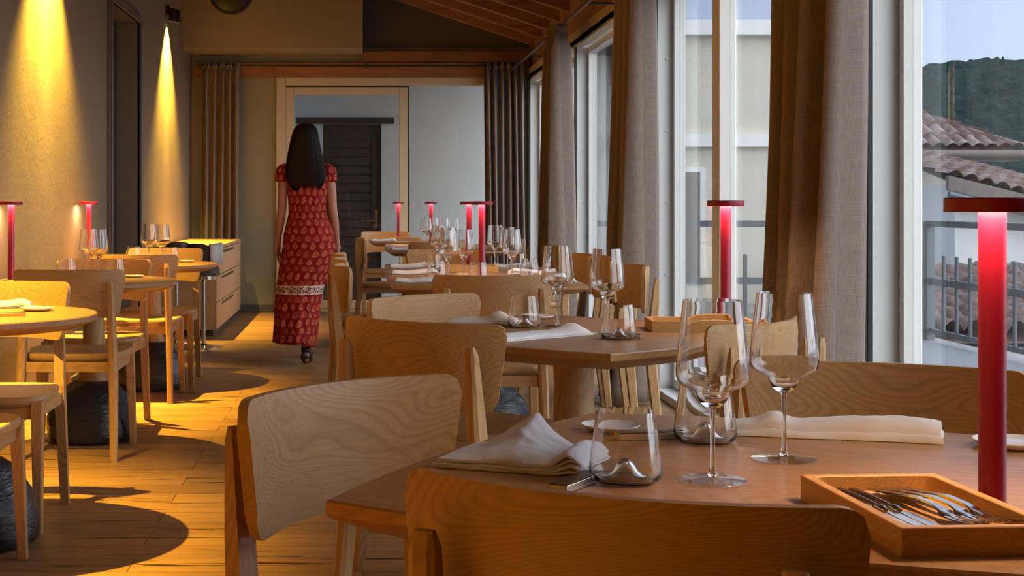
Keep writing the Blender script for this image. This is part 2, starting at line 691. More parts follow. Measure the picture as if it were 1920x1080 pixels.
# doorway: casing with two steps, jamb lining, dark leaf
d1 = empty('door_1')
d1['kind'] = 'structure'
bm = bmesh.new()
for (w_, p_) in ((0.085, 0.018), (0.05, 0.030)):
    add_box(bm, XL, XL + p_, DY0 - w_, DY0, 0, DZ + w_)
    add_box(bm, XL, XL + p_, DY1, DY1 + w_, 0, DZ + w_)
    add_box(bm, XL, XL + p_, DY0, DY1, DZ, DZ + w_)
obj('casing', bm, M['casing'], d1, bevel=0.003)
bm = box(XL - .20, XL - .16, DY0, DY1, 0, DZ)
obj('door_leaf', bm, M['darkwood'], d1)
bm = bmesh.new()
add_tube(bm, [(XL - .16, DY0 + .1, 1.02), (XL - .11, DY0 + .1, 1.02), (XL - .11, DY0 + .22, 1.02)], 0.009)
obj('door_handle', bm, M['steel'], d1)

# back wall: solid left part, opening with the sliding door and a fixed pane
OX0, OX1, OZ = -0.87, 1.36, 2.36
bm = bmesh.new()
add_box(bm, XL, OX0, YB, YB + .22, 0, 2.66)
add_box(bm, OX1, XG + .1, YB, YB + .22, 0, 2.66)
add_box(bm, OX0, OX1, YB, YB + .22, OZ, 2.66)
struct('wall_back', bm, M['backwall'], smooth=False)
bm = box(XL - .25, XG + .1, YB + .02, YB + .22, 2.66, 4.3)
struct('wall_gable', bm, M['gable'], smooth=False)
struct('baseboard_back', box(XL, OX0 - .0, YB - .018, YB, 0, .075), M['skirt'], bevel=0.004)
struct('baseboard_left', (lambda b: (add_box(b, XL, XL + .018, YF, DY0 - .09, 0, .075), add_box(b, XL, XL + .018, DY1 + .09, YB - .02, 0, .075), b)[2])(bmesh.new()), M['skirt'])
# timber beams over the back opening
struct('trim_1', box(XL + .03, XR, YB - .05, YB, 2.36, 2.505), M['rafter'], bevel=0.005)
struct('trim_2', box(0.0, XR, YB - .08, YB, 2.515, 2.62), M['rafter'], bevel=0.005)
# boarded soffit on the left
struct('trim_3', box(XL, 0.0, YB - .75, YB, 2.575, 3.6), M['soffit'], smooth=False)

# sliding door frame, leaf and fixed light
d2 = empty('door_2')
d2['kind'] = 'structure'
y0, y1 = YB - .03, YB + .10
bm = bmesh.new()
add_box(bm, OX0, OX0 + .095, y0, y1, 0, OZ)
add_box(bm, OX0 + .095, OX1, y0, y1, OZ - .08, OZ)
add_box(bm, OX1 - .07, OX1, y0, y1, 0, OZ - .08)
add_box(bm, OX0 + .095, OX1 - .07, y0, y1, 0, .03)
obj('outer_frame', bm, M['doorframe'], d2, bevel=0.006)
LX0, LX1 = -0.775, 0.455
ly0, ly1 = YB - .005, YB + .055
bm = bmesh.new()
add_box(bm, LX0, LX0 + .085, ly0, ly1, .035, OZ - .095)
add_box(bm, LX1 - .085, LX1, ly0, ly1, .035, OZ - .095)
add_box(bm, LX0 + .085, LX1 - .085, ly0, ly1, OZ - .175, OZ - .095)
add_box(bm, LX0 + .085, LX1 - .085, ly0, ly1, .035, .115)
obj('sliding_leaf', bm, M['doorframe'], d2, bevel=0.006)
obj('leaf_glass', box(LX0 + .08, LX1 - .08, ly0 + .025, ly0 + .033, .11, OZ - .17), M['pane'], d2, smooth=False)
bm = bmesh.new()
add_box(bm, LX1 + .0, LX1 + .012, ly0, ly1 + .02, .035, OZ - .09)
add_box(bm, LX0, LX1, ly0 + .02, ly1, OZ - .095, OZ - .082)
obj('rubber_seal', bm, M['rubber'], d2)
obj('fixed_glass', box(LX1 + .012, OX1 - .07, YB + .07, YB + .078, .03, OZ - .08), M['pane'], d2, smooth=False)

# ceiling: boards above sloping rafters
SL = 0.333
bm = bmesh.new()
zl = lambda x: 2.66 + (XR - x) * SL
x0, x1 = XL - .25, XG + .15
vs = []
for y in (YF, YB + .02):
    for (x, dz) in ((x0, .13), (x1, .13), (x1, .19), (x0, .19)):
        vs.append(bm.verts.new((x, y, zl(x) + dz)))
for f in ((0, 1, 2, 3), (7, 6, 5, 4), (0, 4, 5, 1), (1, 5, 6, 2), (2, 6, 7, 3), (3, 7, 4, 0)):
    bm.faces.new([vs[i] for i in f])
ceil = struct('ceiling', bm, M['boards'], smooth=False)
raf = None
nraf = 0
y = 14.25
while y > -2.0:
    if raf is None:
        bm = bmesh.new()
        vs = []
        for yy in (-.04, .04):
            for (x, dz) in ((XL, 0), (XR + .12, 0), (XR + .12, .135), (XL, .135)):
                vs.append(bm.verts.new((x, yy, zl(x) + dz)))
        for f in ((0, 1, 2, 3), (7, 6, 5, 4), (0, 4, 5, 1), (1, 5, 6, 2), (2, 6, 7, 3), (3, 7, 4, 0)):
            bm.faces.new([vs[i] for i in f])
        raf = obj('rafter', bm, M['rafter'], ceil, bevel=0.004)
        raf.location = (0, y, 0)
    else:
        r2 = raf.copy()
        C.collection.objects.link(r2)
        r2.parent = ceil
        r2.location = (0, y, 0)
    y -= 0.62
# timber plate over the windows
struct('trim_4', box(XR + .02, XG + .15, YF, YB, HEAD + .05, 2.78), M['beam_y'], bevel=0.006)
struct('trim_5', box(XR, XR + .06, YF, YB, HEAD, HEAD + .13), M['doorframe'], bevel=0.004)

# ------------------------------------------------------------------ window wall
POSTS = [14.42, 11.30, 8.21, 4.75, 1.45]
MULL = [12.4, 9.9, 7.12, 3.45, 0.2]
w1 = None
for i, py in enumerate(POSTS):
    st = empty('window_%d' % (i + 1))
    st['kind'] = 'structure'
    bm = bmesh.new()
    add_box(bm, XR, XG + .03, py, py + .07, 0, HEAD + .02)
    obj('post', bm, M['cream'], st, bevel=0.006)
    bm = bmesh.new()
    add_box(bm, XR - .004, XR + .012, py - .012, py, 0, HEAD)
    add_box(bm, XG - .022, XG - .008, py - .012, py, 0, HEAD)
    obj('rubber_seal', bm, M['rubber'], st)
    bm = bmesh.new()
    for k in range(6 if i < 3 else 1):
        zz = 0.28 + k * 0.41
        add_lathe(bm, [(0.010, -.002), (0.010, .004), (0.006, .007), (0, .0075)], 12)
        # turn this new bolt head to face the room along -Y
        new = [v for v in bm.verts if not v.tag]
        for v in new:
            v.co = Vector((XR + .066 + v.co.x, py - v.co.z, zz + v.co.y))
            v.tag = True
    obj('bolt_head', bm, M['cream'], st)
    if i == len(POSTS) - 1:
        break
    ny = POSTS[i + 1] + .07            # nearer post's far side
    my = MULL[i]
    bm = bmesh.new()
    # stiles beside the posts, mullion, rails
    add_box(bm, XG - .035, XG + .03, py - .045, py - .012, 0.05, HEAD)
    add_box(bm, XG - .035, XG + .03, ny, ny + .07, 0.05, HEAD)
    add_box(bm, XG - .055, XG + .03, my - .07, my + .07, 0.05, HEAD)
    for (a_, b_) in ((ny + .07, my - .07), (my + .07, py - .045)):
        add_box(bm, XG - .035, XG + .03, a_, b_, HEAD - .05, HEAD)
        add_box(bm, XG - .035, XG + .03, a_, b_, .05, .10)
    add_box(bm, XR, XG + .03, ny, py - .012, 0, .045)
    obj('window_frame', bm, M['cream'], st, bevel=0.005)
    obj('glass_pane', box(XG - .006, XG + .002, ny + .07, my - .07, .10, HEAD - .05), M['pane'], st, smooth=False)
    obj('glass_pane', box(XG - .006, XG + .002, my + .07, py - .045, .10, HEAD - .05), M['pane'], st, smooth=False)
struct('wall_light_block', box(XR, XG + .1, YF, 1.45, 0, HEAD + .05), M['wall'], smooth=False)  # unseen solid wall added to keep sky light out behind the camera
struct('trim_6', box(XR, XG + .03, YF, YB, HEAD + .02, HEAD + .06), M['cream'], smooth=False)

# ------------------------------------------------------------------ curtains
def curtain(name, path, z0, z1, nf, amp0, amp1, label, lean=(0, 0), gather=0.06):
    """path: plan points the cloth follows; amp0/amp1 fold depth at foot/head; lean shifts the foot"""
    pts = [Vector((p[0], p[1], 0)) for p in path]
    L = sum((pts[i + 1] - pts[i]).length for i in range(len(pts) - 1))

    def at(s):
        s *= L
        for i in range(len(pts) - 1):
            l = (pts[i + 1] - pts[i]).length
            if s <= l or i == len(pts) - 2:
                d_ = (pts[i + 1] - pts[i]).normalized()
                return pts[i] + d_ * s, Vector((-d_.y, d_.x, 0))
            s -= l
    t = empty(name, (0, 0, 0), 0, label, 'curtain', 'linen curtains')
    bm = bmesh.new()
    uvl = bm.loops.layers.uv.new('UVMap')
    NU, NV = nf * 14, 36
    rnd = random.Random(len(label) * 7 + nf)
    ph = [rnd.uniform(-.5, .5) for _ in range(nf + 2)]
    ampr = [rnd.uniform(.65, 1.25) for _ in range(nf + 2)]
    grid = []
    for j in range(NV + 1):
        v = j / NV
        z = z0 + (z1 - z0) * v
        row = []
        for i in range(NU + 1):
            u = i / NU
            k = u * nf
            ki = int(min(k, nf - 1))
            a = amp0 + (amp1 - amp0) * v ** 0.8
            a *= ampr[ki] * (1 - .0 * v)
            wob = 0.35 * math.sin(2.1 * v + ph[ki] * 6) * (1 - v)
            p, n = at(u)
            off = a * math.sin(2 * PI * (k + 0.12 * wob)) + 0.18 * a * math.sin(4 * PI * k + ph[ki] * 3 + v * 2)
            # pinch pleats near the heading
            if v > .95:
                off *= 0.75
                off += 0.012 * math.sin(2 * PI * k * 3)
            q = p + n * off
            q.x += lean[0] * (1 - v) ** 1.3
            q.y += lean[1] * (1 - v) ** 1.3
            q += Vector((math.sin(u * 9 + v * 3), math.cos(u * 7 + v * 4), 0)) * 0.006
            row.append(bm.verts.new((q.x, q.y, z)))
        grid.append(row)
    for j in range(NV):
        for i in range(NU):
            f = bm.faces.new((grid[j][i], grid[j][i + 1], grid[j + 1][i + 1], grid[j + 1][i]))
            for lp, (a_, b_) in zip(f.loops, ((i, j), (i + 1, j), (i + 1, j + 1), (i, j + 1))):
                lp[uvl].uv = (a_ / NU * 1.6, b_ / NV * 2.4)
    o = obj('curtain_cloth', bm, M['curtain'], t, angle=180)
    md = o.modifiers.new('solid', 'SOLIDIFY')
    md.thickness = 0.003
    # hem ruffle along the heading
    bm = bmesh.new()
    prev = None
    for i in range(NU + 1):
        u = i / NU
        p, n = at(u)
        o_ = 0.02 * math.sin(2 * PI * u * nf * 3) + 0.6 * amp1 * math.sin(2 * PI * u * nf)
        a_ = bm.verts.new((p + n * o_) + Vector((0, 0, z1 - .015)))
        b_ = bm.verts.new((p + n * (o_ * 1.4)) + Vector((0, 0, z1 + .05)))
        if prev:
            bm.faces.new((prev[0], a_, b_, prev[1]))
        prev = (a_, b_)
    o = obj('heading_ruffle', bm, M['curtain'], t, angle=180)
    md = o.modifiers.new('solid', 'SOLIDIFY')
    md.thickness = 0.004
    return t


RX, RZ = 1.46, 2.40
curtain('curtain', [(RX + .02, 4.36), (RX + .02, 4.98)], .03, RZ - .03, 6, .125, .085, 'large taupe linen curtain nearest the camera, beside the wide window', lean=(-.045, .02))
curtain('curtain', [(RX + .04, 7.68), (RX + .02, 8.22)], .03, RZ - .03, 6, .125, .07, 'second taupe curtain along the windows, behind the table with the square tray', lean=(-.03, .02))
curtain('curtain', [(RX, 10.6), (RX, 11.15)], .03, RZ - .03, 6, .12, .07, 'third taupe curtain along the windows, beside the long table', lean=(.01, 0))
curtain('curtain', [(1.20, 14.30), (1.60, 14.30)], .03, 2.44, 6, .055, .05, 'taupe curtain in the far right corner beside the fixed white pane', lean=(.02, -.02))
curtain('curtain', [(-1.60, 14.30), (-1.22, 14.30)], .03, 2.44, 5, .055, .045, 'taupe curtain in the far left corner above the oak sideboard', lean=(-.02, -.02))
bm = bmesh.new()
add_tube(bm, [(RX, YF + .1, RZ), (RX, 14.2, RZ)], .011)
for yy in (1.0, 3.2, 6.2, 9.4, 12.8):
    add_tube(bm, [(RX, yy, RZ), (XR + .03, yy, RZ)], .008)
tag(obj('curtain_rod', bm, M['black']), 'thin dark curtain rod running along the top of the windows', 'curtain rod')
bm = bmesh.new()
add_tube(bm, [(-1.66, 14.30, 2.46), (1.62, 14.30, 2.46)], .010)
for xx in (-1.3, .03, 1.3):
    add_tube(bm, [(xx, 14.30, 2.46), (xx, 14.46, 2.46)], .008)
    add_lathe(bm, [(.02, -.02), (.025, 0), (.02, .02)], 12, (xx, 14.30, 2.46))
tag(obj('curtain_rod', bm, M['black']), 'thin dark curtain rod across the far wall above the sliding door', 'curtain rod')

# ------------------------------------------------------------------ wall spotlights
def spot_fixture(y, label, k=1.0):
    z = 2.74
    t = empty('wall_spotlight', (XL, y, z), 0, label, 'spotlight', 'black wall spotlights')
    bm = box(0, .035, -.05, .05, .0, .085)
    obj('wall_plate', bm, M['black'], t, bevel=.004)
    heads = ((.055, -.035, 0.0), (.088, .035, 0.0))
    for hx, hy, tilt in heads:
        bm = bmesh.new()
        add_lathe(bm, [(.026, .055), (.030, .05), (.030, -.055), (.025, -.056), (.022, -.045)], 20, (hx, hy, 0), cap0=True, cap1=False)
        add_tube(bm, [(.03, hy, .04), (hx, hy, .04)], .012)
        h = obj('lamp_head', bm, M['black'], t)
        bm = bmesh.new()
        add_lathe(bm, [(.0235, -.048), (0, -.049)], 20, (hx, hy, 0), cap0=False)
        obj('lens', bm, M['spotglow'], h)
    # beam hugging the wall
    for hy in (-.035, .035):
        L = bpy.data.lights.new('wall_beam', 'SPOT')
        L.energy = SPOT_WALL_W
        L.color = WALL_COL
        L.spot_size = R(30)
        L.spot_blend = 1.0
        L.shadow_soft_size = .012
        lo = bpy.data.objects.new('wall_beam', L)
        link(lo, t)
        lo.location = (.055, hy, -.062)
        lo.rotation_euler = (0, R(-2.5), 0)
    L = bpy.data.lights.new('room_beam', 'SPOT')
    L.energy = SPOT_FLOOR_W * k
    L.color = SPOT_COL
    L.spot_size = R(98)
    L.spot_blend = 0.75
    L.shadow_soft_size = .014
    lo = bpy.data.objects.new('room_beam', L)
    link(lo, t)
    lo.location = (.090, .035, -.064)
    lo.rotation_euler = (0, R(17), 0)


spot_fixture(12.62, 'black twin wall spotlight above the sideboard, beside the far left corner', .75)
spot_fixture(7.80, 'black twin wall spotlight high on the left wall, before the doorway')
spot_fixture(4.43, 'black twin wall spotlight high on the left wall, above the nearest left table')
spot_fixture(1.10, 'black twin wall spotlight on the left wall, closest to the camera', .6)
spot_fixture(-1.0, 'added wall spotlight on the left wall behind the camera, lighting the nearest chair', 0.6)  # unseen fixture added to throw warm light on the nearest chair back

# round vent on the soffit
t = empty('air_vent', (-1.255, YB - .75, 3.10), 0, 'dark round vent at the top edge on the far soffit', 'vent')
bm = bmesh.new()
add_lathe(bm, [(.205, 0), (.205, .05), (.18, .09), (.10, .11), (0, .115)], 40)
for v in bm.verts:
    v.co = Vector((v.co.x, -v.co.z, v.co.y))
obj('vent_dome', bm, M['black'], t)
bm = bmesh.new()
add_lathe(bm, [(.215, 0), (.215, .012), (.20, .016)], 40, cap1=False)
for v in bm.verts:
    v.co = Vector((v.co.x, -v.co.z, v.co.y))
obj('vent_rim', bm, M['casing'], t)

# ------------------------------------------------------------------ dining chair
def back_mesh():
    """curved solid-oak backrest, wider at its top, rounded corners"""
    bm = bmesh.new()
    W2, ZT, ZB, r, th, sag = .242, .815, .602, .030, .020, .072
    nu, nv = 36, 8
    us = []
    for i in range(nu + 1):
        q = -1 + 2 * i / nu
        us.append(math.sin(q * PI / 2) * .35 + q * .65)
    F_, B_ = [], []
    for q in us:
        ax = abs(q) * W2
        e = max(0, ax - (W2 - r))
        cut = r - math.sqrt(max(0, r * r - e * e))
        zt, zb = ZT - cut, ZB + cut + .012 * (1 - q * q)
        cf, cb = [], []
        for j in range(nv + 1):
            v = j / nv
            z = zb + (zt - zb) * v
            k = 1 - .13 * (1 - (z - ZB) / (ZT - ZB))
            x = q * W2 * k
            y = -.238 + sag * (x / W2) ** 2 - .05 * (z - .70)
            slope = 2 * sag * x / W2 ** 2
            nx, ny = -slope, 1.0
            l = math.hypot(nx, ny)
            t_ = th / 2 * (.75 if j in (0, nv) else 1)
            cf.append(bm.verts.new((x + nx / l * t_, y + ny / l * t_, z)))
            cb.append(bm.verts.new((x - nx / l * t_, y - ny / l * t_, z)))
        F_.append(cf)
        B_.append(cb)
    for i in range(nu):
        for j in range(nv):
            bm.faces.new((F_[i][j], F_[i + 1][j], F_[i + 1][j + 1], F_[i][j + 1]))
            bm.faces.new((B_[i][j], B_[i][j + 1], B_[i + 1][j + 1], B_[i + 1][j]))
        bm.faces.new((F_[i][nv], F_[i + 1][nv], B_[i + 1][nv], B_[i][nv]))
        bm.faces.new((F_[i][0], B_[i][0], B_[i + 1][0], F_[i + 1][0]))
    for i in (0, nu):
        for j in range(nv):
            bm.faces.new((F_[i][j], F_[i][j + 1], B_[i][j + 1], B_[i][j]))
    return bm


def seat_mesh():
    bm = bmesh.new()
    n = 40
    top, mid, bot = [], [], []

    def outline(k, z):
        pts = []
        for i in range(n):
            a = 2 * PI * i / n
            ca, sa = math.cos(a), math.sin(a)
            p = 5.0
            x = (abs(ca) ** (2 / p)) * (1 if ca >= 0 else -1)
            y = (abs(sa) ** (2 / p)) * (1 if sa >= 0 else -1)
            wx = .222 + .012 * y
            yy = .205 * y * (1 + .05 * (1 - x * x) * (1 if y > 0 else 0))
            pts.append((x * wx * k, yy * k + .0, z))
        return pts
    dish = lambda x, y: -.014 * max(0, 1 - (x / .2) ** 2) * max(0, 1 - ((y + .02) / .21) ** 2)
    rings = [outline(.93, .415), outline(.985, .424), outline(1.0, .434), outline(1.0, .447), outline(.985, .452)]
    rings = [[Vector(p) for p in r] for r in rings]
    for k in (.85, .65, .45, .25, .1):
        r = []
        for p in outline(k, .452):
            r.append(Vector((p[0], p[1], .452 + dish(p[0], p[1]))))
        rings.append(r)
    add_loft(bm, rings)
    return bm


def make_chair():
    t = empty('dining_chair', cat='chair')
    obj('backrest', back_mesh(), M['oak_x'], t, angle=50)
    obj('seat', seat_mesh(), M['oak_x'], t, angle=50)
    for s in (-1, 1):
        bm = bmesh.new()
        secs = [((s * .205, -.262, 0), .030, .030), ((s * .197, -.225, .36), .036, .046), ((s * .194, -.222, .44), .036, .048),
                ((s * .190, -.238, .60), .034, .040), ((s * .186, -.250, .745), .030, .022), ((s * .185, -.253, .765), .022, .010)]
        rings = []
        for (p, w_, d_) in secs:
            # the rear face carries a soft ridge
            rings.append([Vector(p) + Vector((a * w_ / 2, b * d_ / 2, 0)) for a, b in ((-1, -.6), (-.5, -1), (.5, -1), (1, -.6), (1, 1), (-1, 1))])
        add_loft(bm, rings)
        obj('leg', bm, M['oak_z'], t, smooth=False)
        bm = bmesh.new()
        rings = []
        for (p, w_, d_) in [((s * .213, .215, 0), .028, .028), ((s * .203, .178, .40), .038, .042), ((s * .203, .175, .437), .038, .042)]:
            rings.append([Vector(p) + Vector((a * w_ / 2, b * d_ / 2, 0)) for a, b in ((-1, -1), (1, -1), (1, 1), (-1, 1))])
        add_loft(bm, rings)
        obj('leg', bm, M['oak_z'], t, smooth=False, bevel=.003)
    bm = bmesh.new()
    add_box(bm, -.19, .19, -.222, -.200, .375, .418)
    add_box(bm, -.19, .19, .165, .185, .375, .418)
    for s in (-1, 1):
        add_box(bm, s * .195 - .01, s * .195 + .01, -.21, .17, .375, .418)
    obj('seat_rail', bm, M['oak_x'], t, smooth=False, bevel=.003)
    return t


def chair(mx, my, face, label, group=None):
    """mx,my: middle between the two ends of the backrest, face: heading in degrees"""
    f = Vector((math.cos(R(face)), math.sin(R(face))))
    p = Vector((mx, my)) + f * .166
    return place('chair', make_chair, (p.x, p.y, 0), R(face - 90), label, group)


G1, G2, G3, G4, G5 = ('chairs around the front table', 'chairs around the square table', 'chairs along the long table',
                      'chairs at the far tables', 'chairs at the round tables on the left')
chair(.267, 1.468, 63, 'oak dining chair nearest the camera, its back turned to us across the lower edge', G1)
chair(.0, 2.23, -45, 'oak chair left of the foreground table, its pale inner backrest lit by the windows', G1)
chair(.90, 2.49, 251, 'oak dining chair on the window side of the front table, behind the folded napkin', G1)
chair(.155, 3.515, 52, 'oak chair seen from behind at the near left of the square table', G2)
chair(.20, 4.39, -48, 'oak chair at the far left of the square table, pale backrest facing us', G2)
chair(.945, 3.50, 135, 'oak chair at the square table, seen through the two large wine glasses', G2)
chair(.515, 5.72, 90, 'oak dining chair seen from behind at the near end of the long table', G3)
for k, yy in enumerate((6.62, 7.38, 8.10)):
    nm = ('nearest', 'middle', 'farthest')[k]
    chair(-.06 - .015 * k, yy, 4 - 2 * k, '%s of three oak chairs on the aisle side of the long table' % nm, G3)
for k, yy in enumerate((6.60, 7.30, 7.98)):
    nm = ('nearest', 'middle', 'farthest')[k]
    chair(1.215 - .01 * k, yy, 184, '%s of three oak chairs on the window side of the long table' % nm, G3)
chair(.50, 8.72, -92, 'oak dining chair at the far end of the long table, facing the camera', G3)
chair(.57, 10.42, 90, 'oak chair seen from behind at the table behind the long table', G4)
chair(.03, 11.7, 0, 'oak dining chair on the aisle side of the table behind the long table', G4)
chair(1.20, 11.4, 184, 'oak dining chair on the window side of the table behind the long table', G4)
chair(1.24, 9.55, 186, 'oak chair by the third curtain, just beyond the long table', G4)
chair(.22, 14.18, -90, 'oak dining chair farthest away, close to the glass door behind the last table', G4)
LX = -1.26
chair(LX, 4.06, 90, 'oak chair cut by the left edge, in front of the nearest round table', G5)
chair(LX - .03, 5.16, -90, 'oak chair with brightly lit backrest behind the nearest round table', G5)
chair(LX, 6.20, 90, 'oak chair with its back to us in front of the middle round table', G5)
chair(LX - .04, 7.22, -92, 'oak chair behind the middle round table, facing the camera', G5)
chair(LX, 7.98, 90, 'oak chair with its back to us in front of the farthest round table', G5)
chair(LX + .02, 9.0, -90, 'oak chair behind the farthest round table, facing the camera', G5)

# ------------------------------------------------------------------ tables
TZ = .74


def table_top(bm, outline, th=.022, under=.022, inset=.90):
    n = len(outline)
    cx = sum(p[0] for p in outline) / n
    cy = sum(p[1] for p in outline) / n

    def ring(k, z):
        return [Vector((cx + (p[0] - cx) * k, cy + (p[1] - cy) * k, z)) for p in outline]
    add_loft(bm, [ring(inset, TZ - th - under), ring(.992, TZ - th), ring(1.0, TZ - th + .004), ring(1.0, TZ - .003), ring(.994, TZ)])


def bowed(corners, bow, per=12):
    pts = []
    n = len(corners)
    for i in range(n):
        a, b = Vector(corners[i]), Vector(corners[(i + 1) % n])
        d_ = b - a
        nrm = Vector((d_.y, -d_.x)).normalized()
        for k in range(per):
            s = k / per
            pts.append(a + d_ * s + nrm * bow[i] * 4 * s * (1 - s))
    return [(p.x, p.y) for p in pts]


def column_base(parent, x, y, top_r=.058, k=1.0):
    bm = bmesh.new()
    add_lathe(bm, [(top_r * 1.05, TZ - .045), (top_r * .95, .60), (top_r * 1.0, .45), (top_r * 1.18, .36), (top_r * 1.4, .28), (top_r * 1.5, .22)], 36, (x, y, 0))
    obj('column', bm, M['oak_z'], parent)
    bm = bmesh.new()
    rings = []
    for (r_, z) in [(.19, .0), (.222, .012), (.232, .05), (.226, .11), (.200, .17), (.165, .215), (.125, .255), (.09, .275)]:
        ring = []
        for j in range(48):
            a = 2 * PI * j / 48
            nn = noise.noise(Vector((math.cos(a) * 1.2 + x * 3, math.sin(a) * 1.2 + y * 3, z * 4)))
            rr = r_ * k * (1 + .13 * nn * (1 - z * 2))
            ring.append((x + rr * math.cos(a), y + rr * math.sin(a), z + (.012 * nn if z > .02 else 0)))
        rings.append(ring)
    add_loft(bm, rings)
    obj('foot_block', bm, M['stone'], parent, angle=60)


def table(name, outline, bases, label, group, cat='table', rz=0.0, grain='top'):
    cx = sum(p[0] for p in outline) / len(outline)
    cy = sum(p[1] for p in outline) / len(outline)
    t = empty(name, (cx, cy, 0), rz, label, cat, group)
    rot = Matrix.Rotation(-rz, 2)
    loc = [tuple(rot @ Vector((p[0] - cx, p[1] - cy))) for p in outline]
    bm = bmesh.new()
    table_top(bm, loc)
    obj('tabletop', bm, M[grain], t, angle=30)
    for (bx, by) in bases:
        q = rot @ Vector((bx - cx, by - cy))
        column_base(t, q.x, q.y)
    return t


P1, P2, P3, P4 = (.3985, 2.473), (-.045, 1.745), (.711, 1.372), (1.155, 2.10)
table('dining_table', bowed([P1, P2, P3, P4][::1], [.035, .045, .035, .04]), [(.555, 1.92)],
      'oak table in the foreground set with wine glasses, napkins and a cutlery tray', 'square oak tables', rz=R(-29))
h_ = .600
c2 = (.59, 4.026)
table('dining_table', bowed([(c2[0], c2[1] + h_), (c2[0] - h_, c2[1]), (c2[0], c2[1] - h_), (c2[0] + h_, c2[1])], [.04] * 4), [(c2[0], c2[1])],
      'square oak table with one corner towards the camera, behind the foreground table', 'square oak tables', rz=R(40))
table('dining_table', bowed([(.13, 8.45), (.13, 6.27), (.985, 6.27), (.985, 8.45)], [.012, .05, .012, .05], 10), [(.555, 6.85), (.555, 7.9)],
      'long oak table with rows of rolled napkins in the middle of the room', 'long oak tables')
table('dining_table', bowed([(.20, 12.55), (.20, 10.75), (1.05, 10.75), (1.05, 12.55)], [.02, .05, .02, .05], 10), [(.62, 11.6)],
      'oak table behind the long table, with a single napkin at its corner', 'long oak tables')
table('dining_table', bowed([(.09, 14.05), (.09, 13.3), (.95, 13.3), (.95, 14.05)], [.03, .03, .03, .03], 10), [(.52, 13.67)],
      'farthest oak table, standing close to the glass door', 'square oak tables')


def make_round():
    t = empty('round_table', cat='table')
    bm = bmesh.new()
    table_top(bm, [(.42 * math.cos(2 * PI * i / 72), .42 * math.sin(2 * PI * i / 72)) for i in range(72)], inset=.86)
    obj('tabletop', bm, M['top'], t, angle=30)
    column_base(t, .035, .0, .052, .93)
    return t


ROUND = [(-1.285, 4.66), (-1.285, 6.70), (-1.285, 8.56)]
for (x, y), lb in zip(ROUND, ('round oak table at the left edge, nearest the camera, with a white plate and napkin',
                              'middle one of the three round oak tables along the left wall',
                              'farthest of the three round oak tables along the left wall, before the sideboard')):
    place('round', make_round, (x, y, 0), 0, lb, 'round oak tables by the left wall')

# ------------------------------------------------------------------ sideboard and stools
t = empty('sideboard', (-1.45, 12.98, 0), 0, 'pale oak sideboard with cut-out drawer grips against the left wall', 'sideboard')
SX0, SX1, SY0, SY1 = -.25, .25, -1.17, 1.17
obj('plinth', box(SX0, SX1 - .03, SY0 + .03, SY1 - .03, 0, .055), M['darkwood'], t)
obj('body', box(SX0, SX1 - .02, SY0, SY1, .055, .715), M['cabinet'], t, smooth=False, bevel=.002)
obj('worktop', box(SX0, SX1 + .004, SY0 - .004, SY1 + .004, .715, .745), M['cabinet'], t, smooth=False, bevel=.003)
# three drawer rows; each front has a slanted grip slot
rows = [(.06, .275), (.28, .495), (.50, .712)]
for cidx, (ya, yb) in enumerate(((SY0 + .003, SY1 - .003),)):
    for (za, zb) in rows:
        bm = bmesh.new()
        g0, g1 = -.70, .42
        gz = zb - .042
        add_box(bm, SX1 - .02, SX1, ya, yb, za, gz)
        add_box(bm, SX1 - .02, SX1, ya, g0, gz, zb - .02)
        add_box(bm, SX1 - .02, SX1, g1, yb, gz, zb - .02)
        add_box(bm, SX1 - .02, SX1, ya, yb, zb - .02, zb - .003)
        dr = obj('drawer', bm, M['cabinet'], t, smooth=False)
        obj('grip_slot', box(SX1 - .0195, SX1 - .018, g0 - .002, g1 + .002, gz - .002, zb - .018), M['darkwood'], dr, smooth=False)


def make_stool():
    t = empty('swivel_stool', cat='stool')
    # wrap-around leather shell
    bm = bmesh.new()
    inner, outer = [], []
    for i in range(25):
        a = R(200 + 140 * i / 24)
        e = abs(i - 12) / 12
        top = .79 - .10 * e ** 3
        ci, co = [], []
        for j in range(6):
            v = j / 5
            z = .56 + (top - .56) * v
            rr = .108 + .012 * v
            ci.append(bm.verts.new((rr * math.cos(a), rr * math.sin(a) * .95, z)))
            co.append(bm.verts.new(((rr + .022) * math.cos(a), (rr + .022) * math.sin(a) * .95, z + (.004 if j == 5 else 0))))
        inner.append(ci)
        outer.append(co)
    for i in range(24):
        for j in range(5):
            bm.faces.new((inner[i][j], inner[i][j + 1], inner[i + 1][j + 1], inner[i + 1][j]))
            bm.faces.new((outer[i][j], outer[i + 1][j], outer[i + 1][j + 1], outer[i][j + 1]))
        bm.faces.new((inner[i][5], outer[i][5], outer[i + 1][5], inner[i + 1][5]))
        bm.faces.new((inner[i][0], inner[i + 1][0], outer[i + 1][0], outer[i][0]))
    for i in (0, 24):
        for j in range(5):
            bm.faces.new((inner[i][j], outer[i][j], outer[i][j + 1], inner[i][j + 1]))
    obj('backrest', bm, M['leather'], t)
    obj('seat', lathe([(0, .545), (.108, .548), (.126, .560), (.124, .60), (.10, .625), (0, .628)], 32), M['leather'], t)
    obj('swivel_collar', lathe([(.085, .515), (.092, .52), (.092, .543), (.08, .546)], 32), M['steel'], t)
    obj('pole', lathe([(.016, .015), (.016, .52)], 20), M['steel'], t)
    obj('base_disc', lathe([(.15, 0), (.15, .006), (.09, .014), (.03, .022), (.024, .03)], 40), M['steel'], t)
    return t


